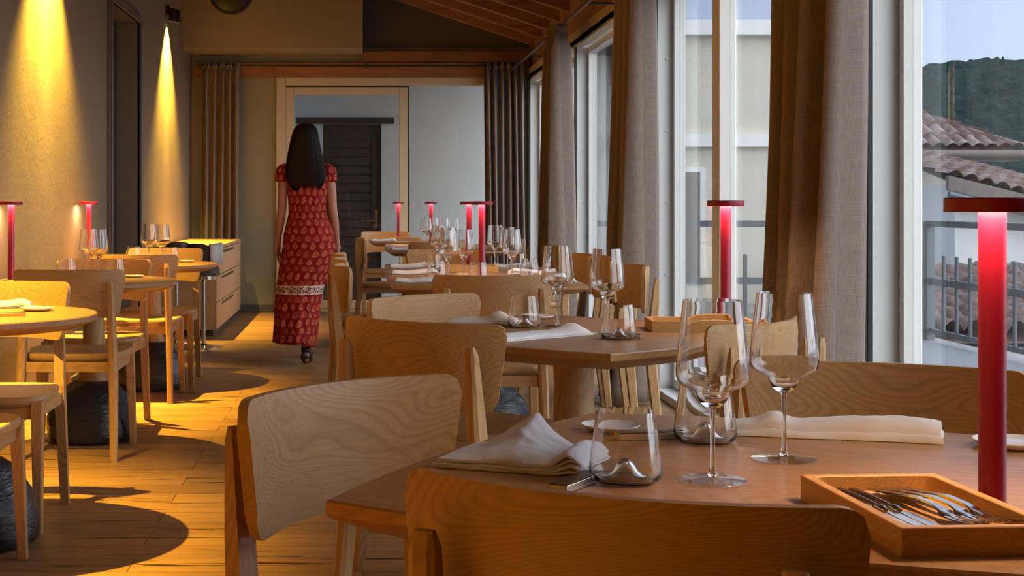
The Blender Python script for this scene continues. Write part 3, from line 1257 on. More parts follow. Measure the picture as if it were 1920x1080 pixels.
place('stool', make_stool, (-1.21, 10.95, 0), R(-20), 'dark leather swivel stool with a white cloth over its back, beside the sideboard end', 'leather swivel stools')
place('stool', make_stool, (-1.475, 11.4, 0), R(15), 'dark leather swivel stool by the wall, mostly behind the farthest round table', 'leather swivel stools')

# cloths
def cloth(name, L, Wd, layers, hfun, label, loc, rz, cat='napkin', group=None, lay=.0045, nx=26, ny=16, seed=1, taper=0.0):
    """stack of soft layers: hfun(u,v) gives height of the fold over the table"""
    t = empty(name, loc, rz, label, cat, group)
    bm = bmesh.new()
    uvl = bm.loops.layers.uv.new('UVMap')
    for k in range(layers):
        last = None
        g = []
        sh = .0035 * math.sin(k * 2.4 + seed)
        for top in (0, 1):
            gg = []
            for j in range(ny + 1):
                row = []
                v = -1 + 2 * j / ny
                for i in range(nx + 1):
                    u = -1 + 2 * i / nx
                    n_ = noise.noise(Vector((u * 2.3 + seed, v * 2.0 + k * .35, seed * 1.7)))
                    n2 = noise.noise(Vector((u * 5 + seed, v * 5, k * .5 + 9)))
                    x = u * (L / 2) * (1 - .02 * k) + .004 * n_
                    y = v * (Wd / 2) * (1 - taper * u) * (1 - .03 * k) + sh + .006 * n_
                    edge = (1 - min(1, abs(u)) ** 6) * (1 - min(1, abs(v)) ** 6)
                    base = lay * k * (0.75 + .25 * edge)
                    z = base + hfun(u, v) * (k + 1) / layers + (.0022 + .003 * max(-.6, n2)) * edge * (k + 1) / layers + .001
                    z += top * lay * .78
                    row.append(bm.verts.new((x, y, z)))
                gg.append(row)
            g.append(gg)
        a, b = g
        def q(vs, uvs):
            f = bm.faces.new(vs)
            for lp, uv in zip(f.loops, uvs):
                lp[uvl].uv = uv
        for j in range(ny):
            for i in range(nx):
                uvs = [(i / nx * .3, j / ny * .2), ((i + 1) / nx * .3, j / ny * .2), ((i + 1) / nx * .3, (j + 1) / ny * .2), (i / nx * .3, (j + 1) / ny * .2)]
                q((b[j][i], b[j][i + 1], b[j + 1][i + 1], b[j + 1][i]), uvs)
                q((a[j][i], a[j + 1][i], a[j + 1][i + 1], a[j][i + 1]), [uvs[0], uvs[3], uvs[2], uvs[1]])
        for i in range(nx):
            q((a[0][i], a[0][i + 1], b[0][i + 1], b[0][i]), [(0, 0)] * 4)
            q((a[ny][i], b[ny][i], b[ny][i + 1], a[ny][i + 1]), [(0, 0)] * 4)
        for j in range(ny):
            q((a[j][0], b[j][0], b[j + 1][0], a[j + 1][0]), [(0, 0)] * 4)
            q((a[j][nx], a[j + 1][nx], b[j + 1][nx], b[j][nx]), [(0, 0)] * 4)
    o = obj('folded_linen', bm, M['linen'], t, angle=60)
    return t


bm = bmesh.new()
for (z, o_) in ((.80, -.0), (.812, -.012), (.80, -.028), (.62, -.040)):
    pass
pr = []
for (dy, z) in ((.030, .69), (.026, .80), (.0, .815), (-.026, .80), (-.036, .66)):
    pr.append([(x_, dy + .01 * math.sin(x_ * 40), z + .006 * math.sin(x_ * 30)) for x_ in [i * .015 - .055 for i in range(8)]])
rv = [[bm.verts.new(p) for p in r] for r in pr]
for i in range(4):
    for j in range(7):
        bm.faces.new((rv[i][j], rv[i][j + 1], rv[i + 1][j + 1], rv[i + 1][j]))
o = obj('waiter_cloth', bm, M['linen'])
o.location = (-1.105, 10.86, -.02)
o.rotation_euler = (0, 0, R(15))
md = o.modifiers.new('s', 'SOLIDIFY')
md.thickness = .004
tag(o, 'white service cloth hung over the back of the leather stool', 'cloth')

# ------------------------------------------------------------------ table lamps
def make_lamp():
    t = empty('table_lamp', cat='lamp')
    obj('pole', lathe([(.0165, 0), (.0168, .004), (.0155, .01), (.0155, .3576)], 32), M['red'], t)
    bm = bmesh.new()
    add_lathe(bm, [(.0156, .3575), (.0495, .3575), (.0505, .3490), (.0530, .3490), (.0535, .3500), (.0535, .3645), (.052, .366), (0, .366)], 56, cap0=False)
    cp = obj('cap', bm, M['redcap'], t, angle=30)
    bm = bmesh.new()
    add_lathe(bm, [(.021, .3570), (.021, .3550), (.046, .3550), (.046, .3570)], 48, cap0=False, cap1=False)
    obj('light_ring', bm, M['lampglow'], cp, smooth=False)
    return t


for (x, y, lb) in [(.739, 1.69, 'large crimson table lamp on the foreground table, beside the cutlery tray'),
                   (1.062, 4.212, 'crimson table lamp on the square table, in front of the window frame'),
                   (.578, 6.98, 'crimson table lamp towards the near end of the long table'),
                   (.608, 8.22, 'crimson table lamp at the far end of the long table'),
                   (.59, 12.42, 'crimson table lamp on the table behind the long table'),
                   (.345, 13.85, 'crimson table lamp on the farthest table, in front of the glass door frame'),
                   (-1.655, 6.78, 'crimson table lamp by the wall on the middle round table, at the left edge'),
                   (-1.648, 8.66, 'crimson table lamp by the wall on the farthest round table, before the doorway')]:
    place('lamp', make_lamp, (x, y, TZ), 0, lb, 'crimson table lamps')

# ------------------------------------------------------------------ glassware
def make_wine(seg=48):
    t = empty('wine_glass', cat='wine glass')
    s = .2335 / .248
    # bowl: wide flat shoulder, small pointed well
    out = [(.0040, .0980), (.0085, .1002), (.0145, .1045), (.0190, .1102), (.0218, .1165), (.0240, .1228), (.0300, .1258), (.0400, .1298), (.0468, .1352),
           (.0496, .1420), (.0500, .150), (.0493, .165), (.0474, .185), (.0444, .210), (.0418, .232), (.0402, .248)]
    th = .0014
    inn = [(max(r - th * 1.2, 0), z + (.004 if i < 3 else .0012)) for i, (r, z) in enumerate(out)]
    inn[-1] = (out[-1][0] - th, .248)
    inn = inn[1:]
    prof = [(r * s, z * s) for r, z in out] + [(r * s, z * s) for r, z in reversed(inn)] + [(0, (.1045) * s)]
    bm = bmesh.new()
    nb = 4
    no = len(out)
    nt = len(prof)
    add_lathe(bm, prof, seg, cap0=True, cap1=False, matf=lambda i: 1 if (i < 3 or i > nt - 4) else 0)
    obj('bowl', bm, [M['shell'], M['solid']], t, angle=80)
    bm = bmesh.new()
    add_lathe(bm, [(.0042 * s, .0982 * s), (.0037 * s, .090 * s), (.0033 * s, .07 * s), (.0031 * s, .05 * s), (.0034 * s, .025 * s), (.005 * s, .010 * s), (.008 * s, .0062 * s)], 24)
    obj('stem', bm, M['solid'], t)
    bm = bmesh.new()
    add_lathe(bm, [(.0085 * s, .0060 * s), (.02 * s, .0038 * s), (.040 * s, .0022 * s), (.0475 * s, .0017 * s), (.0480 * s, .0010 * s), (.0475 * s, .0003 * s), (0, .0005 * s)], seg, cap0=True, cap1=False)
    obj('foot', bm, [M['base']], t)
    return t


def make_tumbler(seg=48):
    t = empty('water_glass', cat='water glass')
    s = .93
    out = [(0, .0275), (.0045, .0265), (.0095, .0215), (.0150, .0120), (.0220, .0040), (.0300, .0010), (.043, .0015), (.0485, .006), (.0505, .014), (.0495, .026), (.0465, .050), (.043, .075), (.0395, .098)]
    inn = [(.0384, .098), (.0419, .075), (.0454, .050), (.0483, .027), (.0488, .016), (.0465, .0085), (.040, .0042), (.031, .0045), (.0235, .0085), (.0175, .0155), (.0120, .0248), (.0060, .0305), (0, .0320)]
    prof = [(r * s, z * s) for r, z in out + inn]
    bm = bmesh.new()
    add_lathe(bm, prof, seg, cap0=False, cap1=False)
    obj('glass_wall', bm, [M['shell']], t, angle=80)
    return t


def wine(x, y, lb, g='wine glasses'):
    return place('wine', make_wine, (x, y, TZ + .0006), random.uniform(0, 3), lb, g)


def tumbler(x, y, lb, g='water glasses'):
    return place('tumbler', make_tumbler, (x, y, TZ + .0006), random.uniform(0, 3), lb, g)


wine(.4525, 1.862, 'left of the two large wine glasses on the foreground table')
wine(.590, 2.016, 'right of the two large wine glasses on the foreground table, nearer the lamp')
tumbler(.339, 1.858, 'water glass with a raised bottom beside the triangular napkin on the foreground table')
tumbler(.515, 2.165, 'water glass standing behind the left large wine glass on the foreground table')
wine(.567, 4.19, 'left wine glass on the square table')
wine(.67, 3.95, 'right wine glass on the square table, behind a water glass')
tumbler(.466, 4.15, 'water glass beside the napkin on the far side of the square table')
tumbler(.676, 3.80, 'water glass standing on the near corner of the square table')
for (x, y, lb) in [(.39, 6.55, 'wine glass at the near left place of the long table'), (.475, 6.75, 'wine glass just left of the near lamp on the long table'),
                   (.70, 6.75, 'wine glass right of the near lamp on the long table'), (.44, 7.35, 'wine glass at the middle left place of the long table'),
                   (.75, 7.45, 'wine glass at the middle right place of the long table'), (.42, 7.95, 'wine glass at the far left place of the long table'),
                   (.74, 8.05, 'wine glass at the far right place of the long table')]:
    wine(x, y, lb)
for (x, y, lb) in [(.34, 6.62, 'water glass at the near left place of the long table'), (.52, 6.5, 'water glass at the near end of the long table, left of the lamp pole'),
                   (.80, 6.9, 'water glass at the near right place of the long table'), (.37, 7.5, 'water glass at the middle left place of the long table'),
                   (.82, 7.6, 'water glass at the middle right place of the long table')]:
    tumbler(x, y, lb)
for (x, y, lb) in [(.51, 11.55, 'wine glass left on the table behind the long table'), (.585, 11.9, 'second wine glass from the left on the table behind the long table'),
                   (.66, 11.7, 'third wine glass from the left on the table behind the long table'), (.72, 11.4, 'rightmost wine glass on the table behind the long table'),
                   (.62, 13.5, 'wine glass on the farthest table')]:
    wine(x, y, lb)
for (x, y, lb) in [(-1.315, 6.92, 'left wine glass on the middle round table'), (-1.245, 6.78, 'right wine glass on the middle round table'),
                   (-1.255, 8.45, 'left wine glass on the farthest round table'), (-1.165, 8.36, 'right wine glass on the farthest round table')]:
    wine(x, y, lb)
for (x, y, lb) in [(-1.42, 6.92, 'left water glass on the middle round table'), (-1.185, 6.90, 'right water glass on the middle round table'),
                   (-1.39, 8.75, 'left water glass on the farthest round table'), (-1.155, 8.68, 'right water glass on the farthest round table')]:
    tumbler(x, y, lb)


# ------------------------------------------------------------------ plates, rests
def make_plate():
    t = empty('side_plate', cat='plate')
    bm = bmesh.new()
    add_lathe(bm, [(0, .002), (.03, .0005), (.036, 0), (.046, .004), (.053, .0085), (.0545, .0105), (.0535, .0115), (.045, .0078), (.035, .0058), (0, .0055)], 56, cap0=False, cap1=False)
    obj('plate_dish', bm, M['white'], t)
    return t


def plate(x, y, lb, s=1.0):
    o = place('plate', make_plate, (x, y, TZ + .0005), 0, lb, 'small white side plates')
    o.scale = (s, s, s)
    return o


plate(.393, 2.275, 'small white plate behind the water glass on the foreground table', .88)
plate(.955, 2.12, 'small white plate at the right edge, behind the large red lamp')
plate(.545, 4.47, 'small white plate at the far corner of the square table', .9)
plate(-1.085, 4.80, 'small white plate on the nearest round table')
plate(-1.10, 6.93, 'small white plate on the middle round table', .9)
plate(-1.07, 8.72, 'small white plate on the farthest round table', .9)


def make_rest():
    t = empty('cutlery_rest', cat='cutlery rest')
    obj('metal_side', box(-.052, .052, -.012, .012, 0, .010), M['restmetal'], t, bevel=.0008)
    bm = bmesh.new()
    add_box(bm, -.0515, .016, -.0115, .0115, .010, .0118)
    add_box(bm, .0172, .0515, -.0115, .0115, .010, .0118)
    obj('dark_top', bm, M['restwood'], t, smooth=False)
    return t


for (x, y, a, lb) in [(.270, 1.825, 57, 'narrow metal cutlery rest left of the water glass on the foreground table'),
                      (.435, 2.195, 10, 'narrow cutlery rest behind the left large wine glass on the foreground table'),
                      (.683, 3.815, -6, 'narrow cutlery rest under the water glass on the near corner of the square table'),
                      (-1.12, 4.56, 10, 'narrow cutlery rest on the nearest round table'),
                      (-1.16, 6.66, 8, 'narrow cutlery rest on the middle round table')]:
    zz = TZ + .0004
    place('rest', make_rest, (x, y, zz), R(a), lb, 'cutlery rests')

# ------------------------------------------------------------------ cutlery trays and cutlery
def make_tray():
    t = empty('cutlery_tray', cat='tray')
    bm = bmesh.new()
    Wt, Lt, H, wl = .084, .144, .030, .011
    # hollow block: outer walls, rounded hollow
    def rr(w_, l_, r_, z, n=6):
        pts = []
        for (sx, sy, a0) in ((1, 1, 0), (-1, 1, 90), (-1, -1, 180), (1, -1, 270)):
            for k in range(n + 1):
                a = R(a0 + 90 * k / n)
                pts.append((sx * (w_ - r_) + r_ * math.cos(a), sy * (l_ - r_) + r_ * math.sin(a), z))
        return pts
    rings = [rr(Wt, Lt, .002, 0), rr(Wt, Lt, .002, H - .001), rr(Wt - .001, Lt - .001, .002, H),
             rr(Wt - wl, Lt - wl, .014, H), rr(Wt - wl - .001, Lt - wl - .001, .014, H - .001), rr(Wt - wl - .003, Lt - wl - .003, .013, .012), rr(Wt - wl - .007, Lt - wl - .007, .011, .009)]
    add_loft(bm, rings)
    obj('tray_block', bm, M['tray'], t, angle=30)
    return t


def make_knife():
    t = empty('table_knife', cat='knife')
    bm = bmesh.new()
    prof = [(-.105, .0045), (-.100, .0062), (-.06, .0065), (-.02, .0050), (-.008, .0040)]
    rings = []
    for (y, r_) in prof:
        rings.append([(r_ * math.cos(2 * PI * j / 14), y, .0062 + r_ * .75 * math.sin(2 * PI * j / 14)) for j in range(14)])
    add_loft(bm, rings)
    obj('handle', bm, M['knifehandle'], t)
    bm = bmesh.new()
    rings = []
    for (y, r_) in [(-.010, .0046), (-.004, .0056), (.004, .0050), (.010, .0030)]:
        rings.append([(r_ * math.cos(2 * PI * j / 12), y, .0062 + r_ * .8 * math.sin(2 * PI * j / 12)) for j in range(12)])
    add_loft(bm, rings)
    obj('bolster', bm, M['steel'], t)
    bm = bmesh.new()
    ol = [(.008, -.003, .003), (.02, -.009, .004), (.05, -.0105, .005), (.08, -.009, .0045), (.098, -.003, .0035), (.102, .001, .0025)]
    rings = []
    for (y, xa, xb) in ol:
        zc = .0058 - .02 * y
        rings.append([(xa, y, zc - .0003), (xb, y, zc - .0009), (xb, y, zc + .0009), (xa, y, zc + .0003)])
    add_loft(bm, rings)
    obj('blade', bm, M['steel'], t)
    return t


def make_fork():
    t = empty('table_fork', cat='fork')
    bm = bmesh.new()
    secs = [(-.115, .0090, .0015, .0030), (-.108, .0098, .0018, .0030), (-.06, .0075, .0022, .0075), (-.02, .0042, .0022, .0120), (.015, .0040, .0022, .0105), (.03, .0065, .0018, .0085), (.042, .0120, .0014, .0065), (.055, .0128, .0013, .0055)]
    rings = []
    for (y, w_, h, z) in secs:
        rings.append([(-w_, y, z - h * .4), (-w_ * .5, y, z - h), (w_ * .5, y, z - h), (w_, y, z - h * .4), (w_ * .8, y, z + h * .5), (-w_ * .8, y, z + h * .5)])
    add_loft(bm, rings)
    obj('handle', bm, M['steel'], t)
    for k in range(4):
        x = -.0110 + k * .0073
        bm = bmesh.new()
        rings = []
        for (y, w_, z) in [(.053, .0019, .0055), (.07, .0015, .0050), (.09, .0012, .0070), (.104, .0006, .0100)]:
            rings.append([(x - w_, y, z - .0009), (x + w_, y, z - .0009), (x + w_, y, z + .0009), (x - w_, y, z + .0009)])
        add_loft(bm, rings)
        obj('tine', bm, M['steel'], t)
    return t


ta = R(3)
tp = Vector((.6225, 1.609))
place('tray', make_tray, (tp.x, tp.y, TZ), ta, 'oak cutlery tray with knives and forks on the foreground table', 'oak cutlery trays')


def in_tray(c, ang, lx, ly):
    return c.x + lx * math.cos(ang) - ly * math.sin(ang), c.y + lx * math.sin(ang) + ly * math.cos(ang)


for k, nm in enumerate(('left', 'middle', 'right')):
    x, y = in_tray(tp, ta, -.052 + k * .0150, .018 - k * .002)
    place('knife', make_knife, (x, y, TZ + .0092), ta + PI + R(5), '%s one of the three table knives lying in the foreground tray' % nm, 'knives in the foreground tray')
for k, nm in enumerate(('left', 'middle', 'right')):
    x, y = in_tray(tp, ta, .014 + k * .0165, .012 - k * .003)
    place('fork', make_fork, (x, y, TZ + .0125 + .001 * k), ta + PI + R(7), '%s one of the three forks lying in the foreground tray' % nm, 'forks in the foreground tray')
tq = Vector((.955, 4.085))
tb = R(86)
place('tray', make_tray, (tq.x, tq.y, TZ), tb, 'oak cutlery tray on the square table, in front of the red lamp', 'oak cutlery trays')
for k in range(2):
    x, y = in_tray(tq, tb, -.02 + k * .03, .0)
    place('knife', make_knife, (x, y, TZ + .0092), tb + R(4 * k), ('nearer' if k == 0 else 'farther') + ' table knife in the tray on the square table', 'knives in the tray on the square table')
place('tray', make_tray, (.40, 13.62, TZ), R(90), 'oak cutlery tray on the farthest table beside the red lamp', 'oak cutlery trays')
place('tray', make_tray, (.56, 7.55, TZ), R(90), 'oak cutlery tray in the middle of the long table', 'oak cutlery trays')

# ------------------------------------------------------------------ napkins
def tri(u, v):
    # peaked fold: ridge rises towards the middle of the far side, roll at the right end
    pk = .044 * max(0, 1 - abs(u + .02) / .72) ** 1.25 * ((v + 1) / 2) ** 1.1
    roll = .022 * math.exp(-((u - .86) / .16) ** 2) * (1 - .3 * abs(v))
    hump = .010 * math.exp(-((u + .25) / .3) ** 2) * (v + 1) / 2
    return pk + roll + hump


cloth('folded_napkin', .205, .150, 4, tri, 'triangular peaked white napkin beside the water glass on the foreground table', (.222, 1.985, TZ), R(-26), group='white linen napkins', seed=3, lay=.0040, nx=40, ny=24, taper=.12)


def longroll(u, v):
    return .020 * (1 - v * v) ** .5 * (1 + .25 * math.sin(u * 3 + 1)) + .006 * math.exp(-((u + .75) / .12) ** 2)


def flat_fold(u, v):
    return .006 * (1 - v * v) + .010 * math.exp(-((u - .75) / .2) ** 2) + .004 * math.sin(u * 4)


cloth('folded_napkin', .305, .066, 2, lambda u, v: .021 * (1 - v * v) ** .5 * (.85 + .25 * math.cos(u * 2.2 - 1.4)) + .012 * math.exp(-((u + .62) / .14) ** 2) * (1 - v * v), 'long white napkin in front of the window-side chair at the foreground table', (.728, 2.215, TZ), R(-15), group='white linen napkins', seed=5, nx=44)
cloth('folded_napkin', .20, .09, 3, lambda u, v: .024 * math.exp(-((u - .45) / .3) ** 2) * (v + 1) / 2 + .004, 'white napkin at the far left side of the square table', (.355, 4.25, TZ), R(-12), group='white linen napkins', seed=8)
cloth('folded_napkin', .33, .085, 2, lambda u, v: .006 * (1 - v * v) + .016 * math.exp(-((u - .8) / .2) ** 2) * (1 - v * v), 'long white napkin at the near left side of the square table, behind the chair', (.470, 3.845, TZ), R(38), group='white linen napkins', seed=12, nx=40)
first = None
for k, (yy, nm) in enumerate(((6.52, 'nearest'), (7.25, 'middle'), (7.98, 'farthest'))):
    for side in (0, 1):
        if first is None:
            first = cloth('folded_napkin', .235, .085, 3, flat_fold, 'x', (0, 0, TZ), 0, group='rolled napkins on the long table', seed=15, nx=24)
            o = first
        else:
            o = copy_tree(first)
        o['label'] = '%s of three white napkins on the %s side of the long table' % (nm, 'window' if side else 'aisle')
        o.location = (.265 + side * .58, yy + random.uniform(-.02, .02), TZ)
        o.rotation_euler = (0, 0, R(random.uniform(-5, 5)) + (0 if not side else R(180) if k == 1 else 0))
for (x, y, a, lb) in [(.33, 10.95, 4, 'white napkin at the corner of the table behind the long table'),
                      (.20, 13.42, 0, 'white napkin on the farthest table'),
                      (-1.25, 4.93, 8, 'white napkin at the back of the nearest round table'),
                      (-1.27, 8.86, 0, 'white napkin on the farthest round table')]:
    o = copy_tree(first)
    o['label'] = lb
    o['group'] = 'white linen napkins'
    o.location = (x, y, TZ)
    o.rotation_euler = (0, 0, R(a))

# ------------------------------------------------------------------ the woman walking away
WX, WY = -.39, 9.90
wt = empty('woman', (WX, WY, 0), 0, 'woman with long dark hair in a red patterned maxi dress, walking away down the aisle', 'person')


def skin_mesh(name, verts, edges, root, parent, mat, sub=2):
    me = bpy.data.meshes.new(name)
    me.from_pydata([v[0] for v in verts], edges, [])
    me.materials.append(mat)
    o = bpy.data.objects.new(name, me)
    link(o, parent)
    sm = o.modifiers.new('skin', 'SKIN')
    sm.use_smooth_shade = True
    for i, v in enumerate(verts):
        r_ = v[1] if isinstance(v[1], tuple) else (v[1], v[1])
        me.skin_vertices[0].data[i].radius = r_
        me.skin_vertices[0].data[i].use_root = (i == root)
    ss = o.modifiers.new('sub', 'SUBSURF')
    ss.levels = sub
    ss.render_levels = sub
    return o


V = []
E = []


def jv(p, r, par=None):
    V.append((p, r))
    if par is not None:
        E.append((par, len(V) - 1))
    return len(V) - 1


pel = jv((0, 0, .86), (.125, .095))
wai = jv((0, .0, 1.02), (.10, .08), pel)
che = jv((0, 0, 1.19), (.125, .088), wai)
nb = jv((0, -.005, 1.335), (.062, .050), che)
nk = jv((0, .005, 1.40), (.043, .043), nb)
hd0 = jv((0, .025, 1.455), (.058, .070), nk)
hd1 = jv((0, .025, 1.53), (.073, .088), hd0)
hd2 = jv((0, .015, 1.60), (.060, .070), hd1)
for s in (-1, 1):
    if s < 0:
        arm = [((-.145, 0, 1.305), .046), ((-.158, -.005, 1.20), .039), ((-.163, -.012, 1.06), .033), ((-.175, .0, .98), .033), ((-.193, .025, .85), .022), ((-.198, .032, .815), (.020, .026))]
    else:
        arm = [((.150, 0, 1.305), .046), ((.172, -.005, 1.20), .039), ((.184, -.012, 1.05), .033), ((.196, .01, .97), .033), ((.208, .075, .85), .022), ((.210, .090, .815), (.020, .026))]
    pr_ = che
    for p, r_ in arm:
        pr_ = jv(p, r_, pr_)
    wx, wy, wz = arm[-1][0]
    palm = jv((wx - s * -.002, wy + .010, wz - .045), (.013, .032), pr_)
    knuck = jv((wx, wy + .014, wz - .075), (.012, .034), palm)
    for k, (dy, ln) in enumerate(((.028, .062), (.010, .070), (-.008, .066), (-.026, .052))):
        a = jv((wx, wy + .014 + dy, wz - .088), .0085, knuck)
        b = jv((wx - s * .008, wy + .018 + dy, wz - .088 - ln * .5), .0078, a)
        c = jv((wx - s * .022, wy + .016 + dy, wz - .088 - ln * .93), .0068, b)
    a = jv((wx - s * .008, wy + .042, wz - .045), .0095, palm)
    b = jv((wx - s * .016, wy + .056, wz - .072), .0085, a)
    c = jv((wx - s * .022, wy + .058, wz - .098), .0075, b)
# legs: left swings forward, right pushes off with the heel up
for leg in ([((-.085, .02, .78), .082), ((-.07, .14, .46), .056), ((-.045, .24, .25), .044), ((-.012, .30, .085), .032), ((-.008, .38, .035), (.032, .022)), ((-.005, .46, .022), (.030, .016))],
            [((.085, -.01, .78), .082), ((.05, .05, .45), .056), ((.02, -.07, .26), .046), ((.006, -.165, .135), .030), ((.006, -.12, .065), (.032, .024)), ((.008, -.055, .022), (.032, .016))]):
    pr_ = pel
    for p, r_ in leg:
        pr_ = jv(p, r_, pr_)
body = skin_mesh('body', V, E, 0, wt, M['skin'])
# face
bm = bmesh.new()
add_lathe(bm, [(0, -.018), (.012, -.010), (.010, .006), (.004, .026), (0, .03)], 12, (0, .112, 1.485))
obj('nose', bm, M['skin'], wt)
for s in (-1, 1):
    bm = bmesh.new()
    bmesh.ops.create_uvsphere(bm, u_segments=14, v_segments=10, radius=.011, matrix=Matrix.Translation((s * .030, .096, 1.515)))
    e_ = obj('eye', bm, M['white'], wt)
    bm = bmesh.new()
    bmesh.ops.create_uvsphere(bm, u_segments=12, v_segments=8, radius=.0055, matrix=Matrix.Translation((s * .030, .1035, 1.515)))
    obj('iris', bm, M['hair'], e_)
bm = bmesh.new()
add_tube(bm, [(-.022, .096, 1.448), (-.008, .106, 1.452), (.008, .106, 1.452), (.022, .096, 1.448)], [.003, .006, .006, .003], 8)
obj('mouth', bm, M['red'], wt)

# hair
bm = bmesh.new()
secs = [(1.648, 0, .030, -.005, .035), (1.635, .0, .056, -.012, .066), (1.605, -.003, .080, -.016, .088), (1.55, -.005, .093, -.022, .094), (1.50, -.006, .103, -.030, .088), (1.43, -.006, .116, -.045, .070),
        (1.37, -.001, .130, -.062, .052), (1.31, .002, .137, -.074, .040), (1.26, .004, .131, -.080, .034), (1.215, .003, .112, -.082, .029), (1.185, .002, .082, -.082, .022), (1.17, .0, .05, -.082, .014)]
rings = []
for (z, cx_, hx, cy_, hy) in secs:
    r_ = []
    for j in range(72):
        a = 2 * PI * j / 72
        n_ = noise.noise(Vector((math.cos(a) * 9, math.sin(a) * 9, z * 1.6)))
        k = 1 + .07 * n_ * (1 if z < 1.6 else .4)
        dz = .018 * noise.noise(Vector((j * .7, 3, z))) if z < 1.25 else 0
        r_.append((cx_ + hx * k * math.cos(a), cy_ + hy * k * math.sin(a), z + dz))
    rings.append(r_)
add_loft(bm, rings)
obj('hair', bm, M['hair'], wt, angle=180)

# dress
def dress_ring(z, xl, xr, cy_, hy, pl, n=96, ph=0.0):
    r_ = []
    cx_, hx = (xl + xr) / 2, (xr - xl) / 2
    for j in range(n):
        a = 2 * PI * j / n
        f = pl * (math.sin(a * 17 + ph + z * 2) * .6 + math.sin(a * 9 + 1.3 + z * 4) * .5 + noise.noise(Vector((math.cos(a) * 3, math.sin(a) * 3, z * 2))))
        r_.append((cx_ + (hx + f) * math.cos(a), cy_ + (hy + f) * math.sin(a), z))
    return r_


px = lambda x: (x - 573) / 274.5
prof = [(.150, 511, 592, -.015, .265, .010), (.20, 512, 594, -.01, .255, .010), (.30, 513, 597, .02, .205, .009), (.40, 514, 600, .03, .175, .008), (.50, 517, 605, .028, .165, .006), (.60, 520, 614, .022, .155, .006),
        (.70, 524, 624, .012, .150, .006), (.80, 529, 629, .004, .148, .005), (.88, 531, 626, .0, .140, .005), (.96, 536, 620, .0, .122, .004), (1.02, 540, 614, .0, .106, .003), (1.08, 540, 613, .0, .102, .003),
        (1.14, 539, 615, .0, .106, .003), (1.20, 537, 617, .0, .110, .003), (1.26, 534, 619, -.002, .106, .003), (1.31, 531, 621, -.004, .090, .002), (1.345, 540, 612, -.004, .070, .002), (1.36, 552, 600, -.004, .058, .001)]
bm = bmesh.new()
uvl = bm.loops.layers.uv.new('UVMap')
rv = []
for (z, a_, b_, cy_, hy, pl) in prof:
    ring = dress_ring(z, px(a_), px(b_), cy_, hy, pl)
    if z < .2:
        ring = [(p[0], p[1], p[2] - .035 * max(0, min(1, (p[0] + .02) / .08))) for p in ring]
    rv.append([bm.verts.new(p) for p in ring])
n = 96
for i in range(len(rv) - 1):
    for j in range(n):
        k = (j + 1) % n
        f = bm.faces.new((rv[i][j], rv[i][k], rv[i + 1][k], rv[i + 1][j]))
        for lp, (jj, ii) in zip(f.loops, ((j, i), (j + 1, i), (j + 1, i + 1), (j, i + 1))):
            lp[uvl].uv = (jj / n * 1.044, prof[ii][0])
o = obj('dress', bm, M['dress'], wt, angle=180)
md = o.modifiers.new('s', 'SOLIDIFY')
md.thickness = .003
for s in (-1, 1):
    bm = bmesh.new()
    uvl = bm.loops.layers.uv.new('UVMap')
    rings = []
    for k, (z, r_, cx_) in enumerate([(1.372, .020, .105), (1.366, .040, .125), (1.35, .056, .142), (1.32, .060, .150), (1.285, .060, .158), (1.255, .055, .160), (1.243, .048, .160), (1.25, .043, .158)]):
        ring = []
        for j in range(40):
            a = 2 * PI * j / 40
            w_ = .0035 * math.sin(a * 11)
            ring.append((s * (cx_ + .005) + (r_ * .82 + w_) * math.cos(a), -.003 + (r_ + w_) * math.sin(a), z))
        rings.append(ring)
    rv = [[bm.verts.new(p) for p in r] for r in rings]
    for i in range(len(rv) - 1):
        for j in range(40):
            k = (j + 1) % 40
            f = bm.faces.new((rv[i][j], rv[i][k], rv[i + 1][k], rv[i + 1][j]))
            for lp, (jj, ii) in zip(f.loops, ((j, i), (j + 1, i), (j + 1, i + 1), (j, i + 1))):
                lp[uvl].uv = (jj / 40 * .35, rings[ii][0][2])
    bm.faces.new(rv[0])
    obj('sleeve', bm, M['dress'], wt, angle=180)
# shoes
for (ax, ay, az, tx, ty, tz) in ((-.012, .285, .03, -.005, .475, .018), (.006, -.165, .098, .008, -.04, .018)):
    bm = bmesh.new()
    a_, t_ = Vector((ax, ay, az)), Vector((tx, ty, tz))
    d_ = (t_ - a_)
    up = Vector((1, 0, 0)).cross(d_).normalized()
    if up.z < 0:
        up = -up
    rings = []
    for k, (s_, w_, h0, h1) in enumerate([(-.18, .012, .0, .03), (-.12, .030, -.022, .048), (.1, .034, -.024, .052), (.35, .033, -.016, .034), (.65, .042, -.016, .024), (.95, .038, -.014, .016), (1.12, .020, -.010, .008)]):
        c_ = a_ + d_ * s_
        rings.append([c_ + Vector((w_ * math.cos(2 * PI * j / 16), 0, 0)) + up * ((h0 + h1) / 2 + (h1 - h0) / 2 * math.sin(2 * PI * j / 16)) for j in range(16)])
    add_loft(bm, rings)
    sh = obj('shoe', bm, M['shoe'], wt)
    bm = bmesh.new()
    c0 = a_ + d_ * .0 - up * .024
    add_loft(bm, [[c0 + Vector((.026 * math.cos(2 * PI * j / 12), 0, 0)) + d_.normalized() * (.026 * math.sin(2 * PI * j / 12)) - up * h for j in range(12)] for h in (0, .026)])
    obj('heel', bm, M['skirt'], sh)

